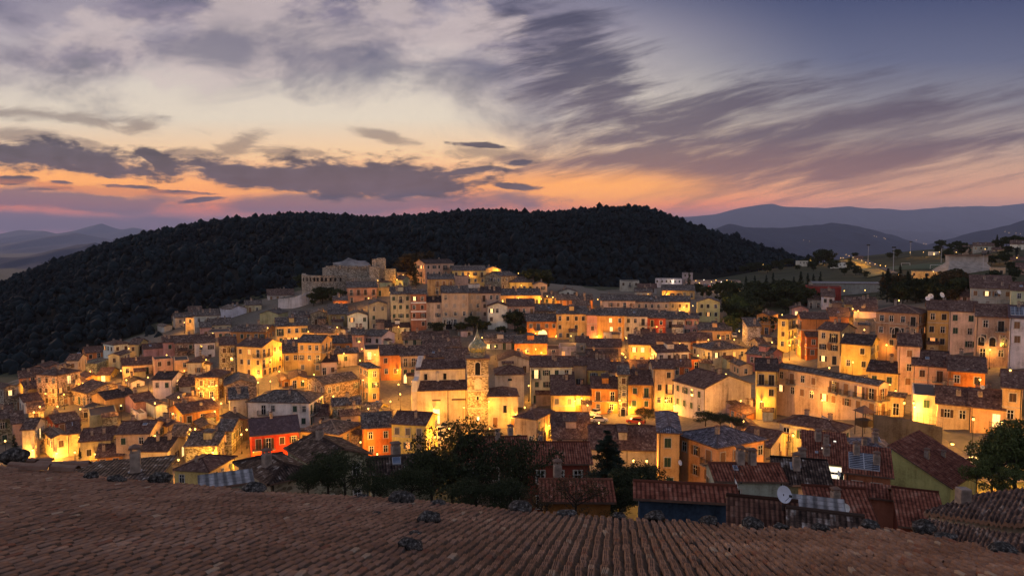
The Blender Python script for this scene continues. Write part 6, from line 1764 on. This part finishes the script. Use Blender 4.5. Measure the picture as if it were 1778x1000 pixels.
# rough low house whose roof meets the near roof on the right-hand side
nc = root_at('cottage', at(1700, 900, 24), 0, 'low rough cottage with lichened stone-grey tiles beside the right end of the near roof', 'cottage')
def patch_roof(name, lo, hi, mats, ny=26, nx=70, amp=.05):
    o_ = nc.location; gg = np.random.default_rng(5); b_ = MB(); Lo, Hi = [Vector(at(*q_)) - o_ for q_ in lo], [Vector(at(*q_)) - o_ for q_ in hi]
    def samp(P_, t): x_ = t * (len(P_) - 1); k_ = min(int(x_), len(P_) - 2); return P_[k_].lerp(P_[k_ + 1], x_ - k_)
    grid = [[samp(Lo, i / nx).lerp(samp(Hi, i / nx), j / ny) + Vector((0, 0, amp * math.sin(i * 2.1) + gg.normal() * amp * .5 - (j % 2) * amp * .6)) for i in range(nx + 1)] for j in range(ny + 1)]
    w_m = (samp(Lo, 0) - samp(Lo, 1)).length; h_m = (samp(Lo, .5) - samp(Hi, .5)).length
    for j in range(ny):
        for i in range(nx): b_.poly([grid[j][i], grid[j][i + 1], grid[j + 1][i + 1], grid[j + 1][i]], 0, [((i + a_) / nx * w_m + 1, (j + c_) / ny * h_m + 1) for a_, c_ in ((0, 0), (1, 0), (1, 1), (0, 1))])
    for i in range(nx): z_ = Vector((0, 0, -.14)); b_.poly([grid[0][i] + z_, grid[0][i + 1] + z_, grid[0][i + 1], grid[0][i]], 1)
    return link(name, b_.mesh(name, mats), nc)
patch_roof('roof', [(1604,889,26.5),(1670,897,24),(1738,906,22),(1830,912,20)], [(1606,886,27),(1692,857,31),(1770,847,30),(1840,838,29)], ['roof_b', 'cap'])
patch_roof('lower_roof', [(1606,925,21),(1660,940,19.5),(1720,952,18),(1830,962,16.5)], [(1610,899,25.5),(1670,910,23.5),(1738,922,21.5),(1830,930,19.5)], ['roof_b', 'cap'])
b = MB(); wl2 = [Vector(at(u, v, D)) - nc.location for u, v, D in ((1612,889.5,26.3),(1670,898,24.3),(1736,907,22.4),(1830,913,20.4))]
for a_, c_ in zip(wl2, wl2[1:]): z_ = Vector((0, 0, -2.2)); b.poly([a_ + z_, c_ + z_, c_, a_])
link('wall', b.mesh('wall', ['plaster']), nc, color=(.34, .30, .25)); bd_, cd_ = chimney_data(); ch_ = link('chimney', bd_, nc, Vector(at(1672, 872, 28)) - nc.location); ch_.scale = (.7, .7, .5)
def dish(u, v, D, dia, lab, rz_=0.0):
    p = at(u, v, D); r = root_at('satellite_dish', p, rz_, lab, 'dish', 'satellite dishes on the roofs'); R = dia / 2; b = MB()
    b.lathe([(R * f, -.18 * R * (1 - f * f)) for f in (1e-6, .25, .5, .75, 1)], 20); me = b.mesh('reflector', ['whiteframe' if dia != .80 else 'dishgrey'], True)
    o = link('reflector', me, r); o.rotation_euler = (math.radians(68), 0, 0)
    b = MB(); b.tube((0, .05, 0), (0, .12, -dia * 1.0), .025, 5); b.tube((0, 0, -R * .9), (0, -.5 * dia, .05), .012, 4); b.box(-.04, .04, -.5 * dia - .06, -.5 * dia + .06, 0, .1); link('arm', b.mesh('arm', ['iron']), r)
M['dishgrey'] = flat('dish_grey', (.55, .56, .62), .6, vary=.1)
dish(1362, 858, 32.5, .80, 'large round grey satellite dish nearest the tile roof', .35); dish(1467, 882, 46, .62, 'white square-cut dish on the fresh red roof', -.5); dish(1457, 822, 60, .55, 'white dish before the glaring strip light', .8); dish(1487, 854, 55, .7, 'white dish lying low between red roofs', -.8); dish(1278, 838, 50, .7, 'narrow dish on the tall aerial pole', 1.2); dish(1181, 803, 100, .8, 'white dish on the apricot villa wall', .7)
dish(1636, 512, 128, 1.0, 'round white dish on the brick palace skyline', .3); dish(1616, 514, 128, .9, 'dish in the cluster above the dark shutters', -.3); dish(1611, 518, 127, .8, 'lower dish in the cluster above the dark shutters', -.5); dish(1735, 507, 150, .9, 'dish on the upper grey wall', .2); dish(1117, 648, 190, .9, 'dish on the golden orange box roof', .5); dish(1706, 672, 120, .7, 'dish at the deep orange house corner', -.4)
def aerial(u, vb_, vt, D, lab):
    p = at(u, vb_, D); h = (vb_ - vt) / F * D; r = root_at('aerial', p, rnd.uniform(-.6, .6), lab, 'aerial', 'aerials on the roofs'); b = MB(); b.tube((0, 0, -.5), (0, 0, h), .022, 5); link('pole', b.mesh('pole', ['iron']), r)
    b = MB(); z = h - .1; b.tube((-.5, 0, z), (.5, 0, z), .012, 4)
    for k in range(7): x = -.45 + k * .15; b.tube((x, -.22 + k * .012, z), (x, .22 - k * .012, z), .007, 4)
    b.tube((-.3, 0, z - .45), (.35, 0, z - .45), .012, 4)
    for k in range(5): x = -.25 + k * .13; b.tube((x, -.16, z - .45), (x, .16, z - .45), .007, 4)
    link('antenna', b.mesh('antenna', ['iron']), r)
aerial(1275, 872, 800, 46, 'tallest aerial pole, before the blue wall'); aerial(1460, 850, 820, 60, 'aerial beside the white strip light'); aerial(1515, 832, 800, 66, 'dark pole before the solar array'); aerial(1283, 838, 810, 62, 'white-ringed aerial on the pale green house')
for k, (u, v, D, lab) in enumerate([(755,458,292,'aerial on the highest large block'),(778,458,292,'second aerial on the highest large block'),(1098,565,240,'aerial in the middle of the orange row'),(950,642,180,'aerial on the balcony corner house'),(340,575,250,'aerial at the upper left row'),(545,585,240,'aerial over the yellow tall house'),(1340,545,230,'aerial at the orange street corner'),(300,690,190,'aerial over the double-roofed house'),(165,695,190,'aerial above the flat roof terrace'),(640,655,200,'aerial above the ochre corner house'),(1180,606,240,'aerial over the long red roof'),(1050,640,200,'aerial over the yellow narrow-roofed house')]):
    aerial(u, v, v - 2.6 * F / D, D, lab)
def rockpile():
    g2 = np.random.default_rng(9); V, T = ico(3); q_ = at(609, 465, 313)
    r_ = 1 + .18 * np.sin(V @ [7, 3, 2]) + .14 * np.sin(V @ [3, 9, 5]) + .10 * np.sin(V @ [15, 11, 13]) + g2.normal(size=len(V)) * .05
    o = link('rock_outcrop', quads_mesh('rock', V * r_[:, None], T, ['rockpale']), None, q_); o.scale = (7.4, 4, 3.3); tag(o, 'pale jagged rock outcrop rising above the castle walls', 'rock')
M['rockpale'] = flat('pale_rock', (.20, .19, .19), .95, vary=.6, scale=1.2); rockpile()

# ---------------------------------------------------------------- haze, sky, sun, camera
b = MB(); b.box(-46000, 52000, -500, 48000, -262, 1780)
hz_m = bpy.data.materials.new('haze'); hz_m.use_nodes = True; nt = hz_m.node_tree; nt.nodes.clear(); out = nt.nodes.new('ShaderNodeOutputMaterial'); pv = nt.nodes.new('ShaderNodeVolumePrincipled')
pv.inputs['Color'].default_value = (.70, .75, 1.0, 1); pv.inputs['Density'].default_value = HAZE; pv.inputs['Anisotropy'].default_value = .0
nt.links.new(pv.outputs[0], out.inputs['Volume']); M['haze'] = hz_m
tag(link('haze', b.mesh('haze', ['haze'])), 'thin blue evening haze lying over the valley and mountains', 'haze', kind='stuff')

W_ = bpy.data.worlds.new('World'); SC.world = W_; W_.use_nodes = True; nt = W_.node_tree; nt.nodes.clear()
wo = nt.nodes.new('ShaderNodeOutputWorld'); bg = nt.nodes.new('ShaderNodeBackground'); nt.links.new(bg.outputs[0], wo.inputs[0])
tc = nt.nodes.new('ShaderNodeTexCoord'); dx, dy, dz = sep(nt, tc.outputs['Generated'])
yy = dy._m('MAXIMUM', .12); p_, q_ = dx / yy, dz / yy
sky = nt.nodes.new('ShaderNodeTexSky'); sky.sky_type = 'NISHITA'; sky.sun_disc = False; sky.sun_elevation = math.radians(-1.5); sky.sun_rotation = math.radians(-14); sky.air_density = 1.2; sky.dust_density = 2.0
WP = lambda u, v: ((u - CX) / F, (420 - v) / F)
qn = q_ / .40
warm = ramp(nt, qn, [(0, srgb(128,82,98)), (.075, srgb(150,96,100)), (.13, srgb(244,118,38)), (.2, srgb(252,162,78)), (.3, srgb(246,200,146)), (.42, srgb(232,216,192)), (.56, srgb(216,204,190)), (.72, srgb(176,166,172)), (.86, srgb(112,112,136)), (1, srgb(92,96,128))])
cool = ramp(nt, qn, [(0, srgb(112,90,112)), (.08, srgb(158,108,104)), (.16, srgb(208,142,98)), (.26, srgb(196,150,118)), (.36, srgb(170,150,138)), (.48, srgb(130,126,134)), (.62, srgb(88,94,122)), (.82, srgb(52,64,102)), (1, srgb(40,52,90))])
side = (p_ + q_ * .55).sm(.08, .62)
base = mixc(nt, side, warm, cool)
lowq = q_.sm(.17, .015)
bs = nt.nodes.new('ShaderNodeVectorMath'); bs.operation = 'SCALE'; nt.links.new(base, bs.inputs[0]); nt.links.new((lowq * .75 + 1.0).s, bs.inputs['Scale']); base = bs.outputs[0]
wv = noise(nt, vec(nt, p_, q_), 2.2, 3) - .5
pw, qw = p_ + wv * .10, q_ + wv * .05
def ell(u, v, ru, rv, rot=0, soft=.0):
    c_ = WP(u, v); a = math.radians(rot); ca, sa = math.cos(a), math.sin(a); X = pw - c_[0]; Y = qw - c_[1]
    ex = (X * ca + Y * sa) / (ru / F); ey = (Y * ca - X * sa) / (rv / F)
    return 1.0 - (ex * ex + ey * ey)._m('SQRT')
def union(*es_):
    r_ = es_[0]
    for e in es_[1:]: r_ = r_._m('MAXIMUM', e)
    return r_
# high veil of cloud, top of the sky
veil_n = noise(nt, vec(nt, pw * 1.0, qw * 2.2), 4.2, 8, .62, .4)
veil_m = union(ell(420, 20, 720, 170, -4), ell(900, 110, 330, 170, -25), ell(200, 95, 420, 70, 5))
veil = (veil_n * 2.0 - .32 + veil_m._m('MAXIMUM', -.6) * .75).sm(.6, 1.35)
col = mixc(nt, veil * .80, base, ramp(nt, veil_n, [(.36, srgb(176,160,164)), (.5, srgb(122,112,132)), (.62, srgb(74,76,100))]))
patch = (noise(nt, vec(nt, pw * 1.2, qw * 2.6, .7), 6, 6, .6) + ell(500, 70, 420, 110)._m('MAXIMUM', -.5) * .3).sm(.54, .70)
col = mixc(nt, patch * .62, col, srgb(206, 188, 182))
dk = (noise(nt, vec(nt, pw * 1.3, qw * 3.0, 4.0), 5.5, 8, .6, .3) * 1.8 - .55 + ell(560, 100, 420, 70, -6)._m('MAXIMUM', -.8) * .55).sm(.35, .9)
col = mixc(nt, dk * .68, col, srgb(78, 82, 108))
# brushed cirrus fanning up to the right from the middle
ar = math.radians(13); sx_, sy_ = pw * math.cos(ar) + qw * math.sin(ar), qw * math.cos(ar) - pw * math.sin(ar)
cir_n = noise(nt, vec(nt, sx_ * 3.0, sy_ * 21), 2.0, 11, .66, .35)
cir_m = union(ell(1010, 130, 240, 130, -38), ell(1160, 215, 360, 75, 12), ell(1060, 285, 330, 50, 4), ell(1380, 235, 520, 40, 12), ell(1480, 285, 520, 34, 9), ell(1250, 300, 420, 60, 6))
cir = (cir_n * 1.9 - .36 + cir_m._m('MAXIMUM', -.7) * .72).sm(.62, 1.2)
circ = ramp(nt, q_ / .32, [(.2, srgb(150,96,78)), (.45, srgb(94,78,88)), (.75, srgb(58,57,80))])
col = mixc(nt, cir * .92, col, circ)
thin = (noise(nt, vec(nt, sx_ * 2.0, sy_ * 34, 3.0), 2.6, 10, .66) + ell(1500, 250, 560, 150, 8)._m('MAXIMUM', -.6) * .4).sm(.56, .88)
col = mixc(nt, thin * .6, col, circ)
# the glow of the sunken sun under the clouds
glow = union(ell(150, 318, 420, 52, -2), ell(1010, 338, 330, 46, 0), ell(560, 330, 420, 40, 0))._m('MAXIMUM', 0.0).sm(0, .9)
col = mixc(nt, glow * .82, col, (1.5, .56, .05))
# dim purple bank near the horizon
bank_n = noise(nt, vec(nt, pw * 3.0, qw * 10), 3.0, 6, .6)
bank_m = union(ell(150, 347, 340, 26, -2), ell(640, 354, 420, 24, 0), ell(60, 386, 420, 22, 0))
bank = (bank_n * 1.5 - .55 + bank_m._m('MAXIMUM', -1.2) * .7).sm(.15, .6)
col = mixc(nt, bank * .82, col, srgb(100, 82, 102))
# dark low clouds
low_n = noise(nt, vec(nt, pw * 1.8, qw * 5.0), 10.0, 12, .64, .15)
low_m = union(ell(80, 272, 220, 27, -3), ell(190, 288, 110, 17, -4), ell(292, 270, 44, 12, -24), ell(305, 286, 26, 8, -30), ell(450, 300, 150, 27, -9), ell(560, 300, 300, 16, -2), ell(520, 322, 60, 12, 0), ell(640, 308, 200, 36, -3), ell(720, 330, 90, 14, 4), ell(800, 304, 80, 7, 2), ell(15, 315, 60, 7), ell(890, 289, 36, 6, 5), ell(822, 260, 46, 5, -6), ell(330, 330, 60, 4, -4), ell(85, 328, 40, 4, 3), ell(110, 317, 26, 4, 0), ell(230, 318, 50, 4, -4), ell(360, 345, 40, 5, 6), ell(885, 330, 50, 6, -3))
low = (low_n * 2.1 - .80 + low_m._m('MAXIMUM', -1.6) * .8).sm(.06, .52)
lowc = mixc(nt, low_n.sm(.35, .7), srgb(64, 57, 72), srgb(16, 18, 32))
wis_n = noise(nt, vec(nt, pw * 2.2, qw * 7.0, 2.0), 7.0, 10, .64, .5)
wis_m = union(ell(110, 205, 230, 16, -5), ell(258, 212, 60, 16, -4), ell(430, 250, 80, 22, 28), ell(520, 262, 90, 12, -8), ell(680, 240, 70, 12, -20), ell(60, 240, 160, 14, -6), ell(360, 262, 100, 10, 0), ell(850, 276, 90, 16, -8))
wis = (wis_n * 1.6 - .62 + wis_m._m('MAXIMUM', -1.4) * .6).sm(.12, .62)
col = mixc(nt, wis * .62, col, srgb(104, 84, 80))
col = mixc(nt, low * .95, col, lowc)
em = (noise(nt, vec(nt, pw * 2.0, qw * 14, 5.0), 4.0, 5) + ell(170, 326, 330, 14, -3)._m('MAXIMUM', -1)  * .5).sm(.6, .8)
col = mixc(nt, em * .7, col, srgb(250, 140, 50))
# behind the viewer and overhead: plain dusk blue; below the horizon: dark
rest = (dz * 1.0).sm(.0, .72)
over = mixc(nt, rest, (.95, .86, .93), (.20, .225, .33))
front = dy.sm(.05, .30) * (1.0 - q_.sm(.42, .75))
col = mixc(nt, front, over, col)
col = mixc(nt, dz.sm(-.03, .0), (.04, .035, .04), col)
sk = nt.nodes.new('ShaderNodeVectorMath'); sk.operation = 'SCALE'; nt.links.new(sky.outputs[0], sk.inputs[0]); sk.inputs['Scale'].default_value = .05
col = mixc(nt, 1.0, col, sk.outputs[0], 'ADD')
nt.links.new(col, bg.inputs[0]); bg.inputs[1].default_value = SKYS

sl = bpy.data.lights.new('sun', 'SUN'); sl.energy = .8; sl.angle = math.radians(9); sl.color = (1, .62, .40)
so = bpy.data.objects.new('sun', sl); C.objects.link(so)
sd = Vector((math.sin(math.radians(-38)) * math.cos(math.radians(10)), math.cos(math.radians(-38)) * math.cos(math.radians(10)), math.sin(math.radians(10))))
so.rotation_euler = sd.to_track_quat('Z', 'Y').to_euler()
cam = bpy.data.cameras.new('camera'); co = bpy.data.objects.new('camera', cam); C.objects.link(co); co.rotation_euler = (math.pi / 2 - PITCH, 0, 0)
cam.sensor_width = 36; cam.lens = 36 * F / 1778; cam.clip_start = .1; cam.clip_end = 300000; SC.camera = co
SC.view_settings.view_transform = 'Standard'; SC.view_settings.look = 'None'; SC.view_settings.exposure = 0; SC.view_settings.gamma = 1
cy = SC.cycles; cy.use_denoising = True; cy.max_bounces = 5; cy.diffuse_bounces = 3; cy.glossy_bounces = 2; cy.volume_bounces = 0; cy.transparent_max_bounces = 6; cy.sample_clamp_indirect = 4; cy.use_light_tree = True; cy.caustics_reflective = False; cy.caustics_refractive = False
W_.cycles.sampling_method = 'MANUAL'; W_.cycles.sample_map_resolution = 1024

# ---------------------------------------------------------------- every label once
seen = {}
for o in bpy.data.objects:
    if o.parent is None and o.get('label') and not any(k in (o.get('group') or '') for k in ('far', 'barrel')):
        seen.setdefault(o['label'].lower(), []).append(o)
for lab, os_ in seen.items():
    if len(os_) > 1: print('SAME LABEL', lab, len(os_))
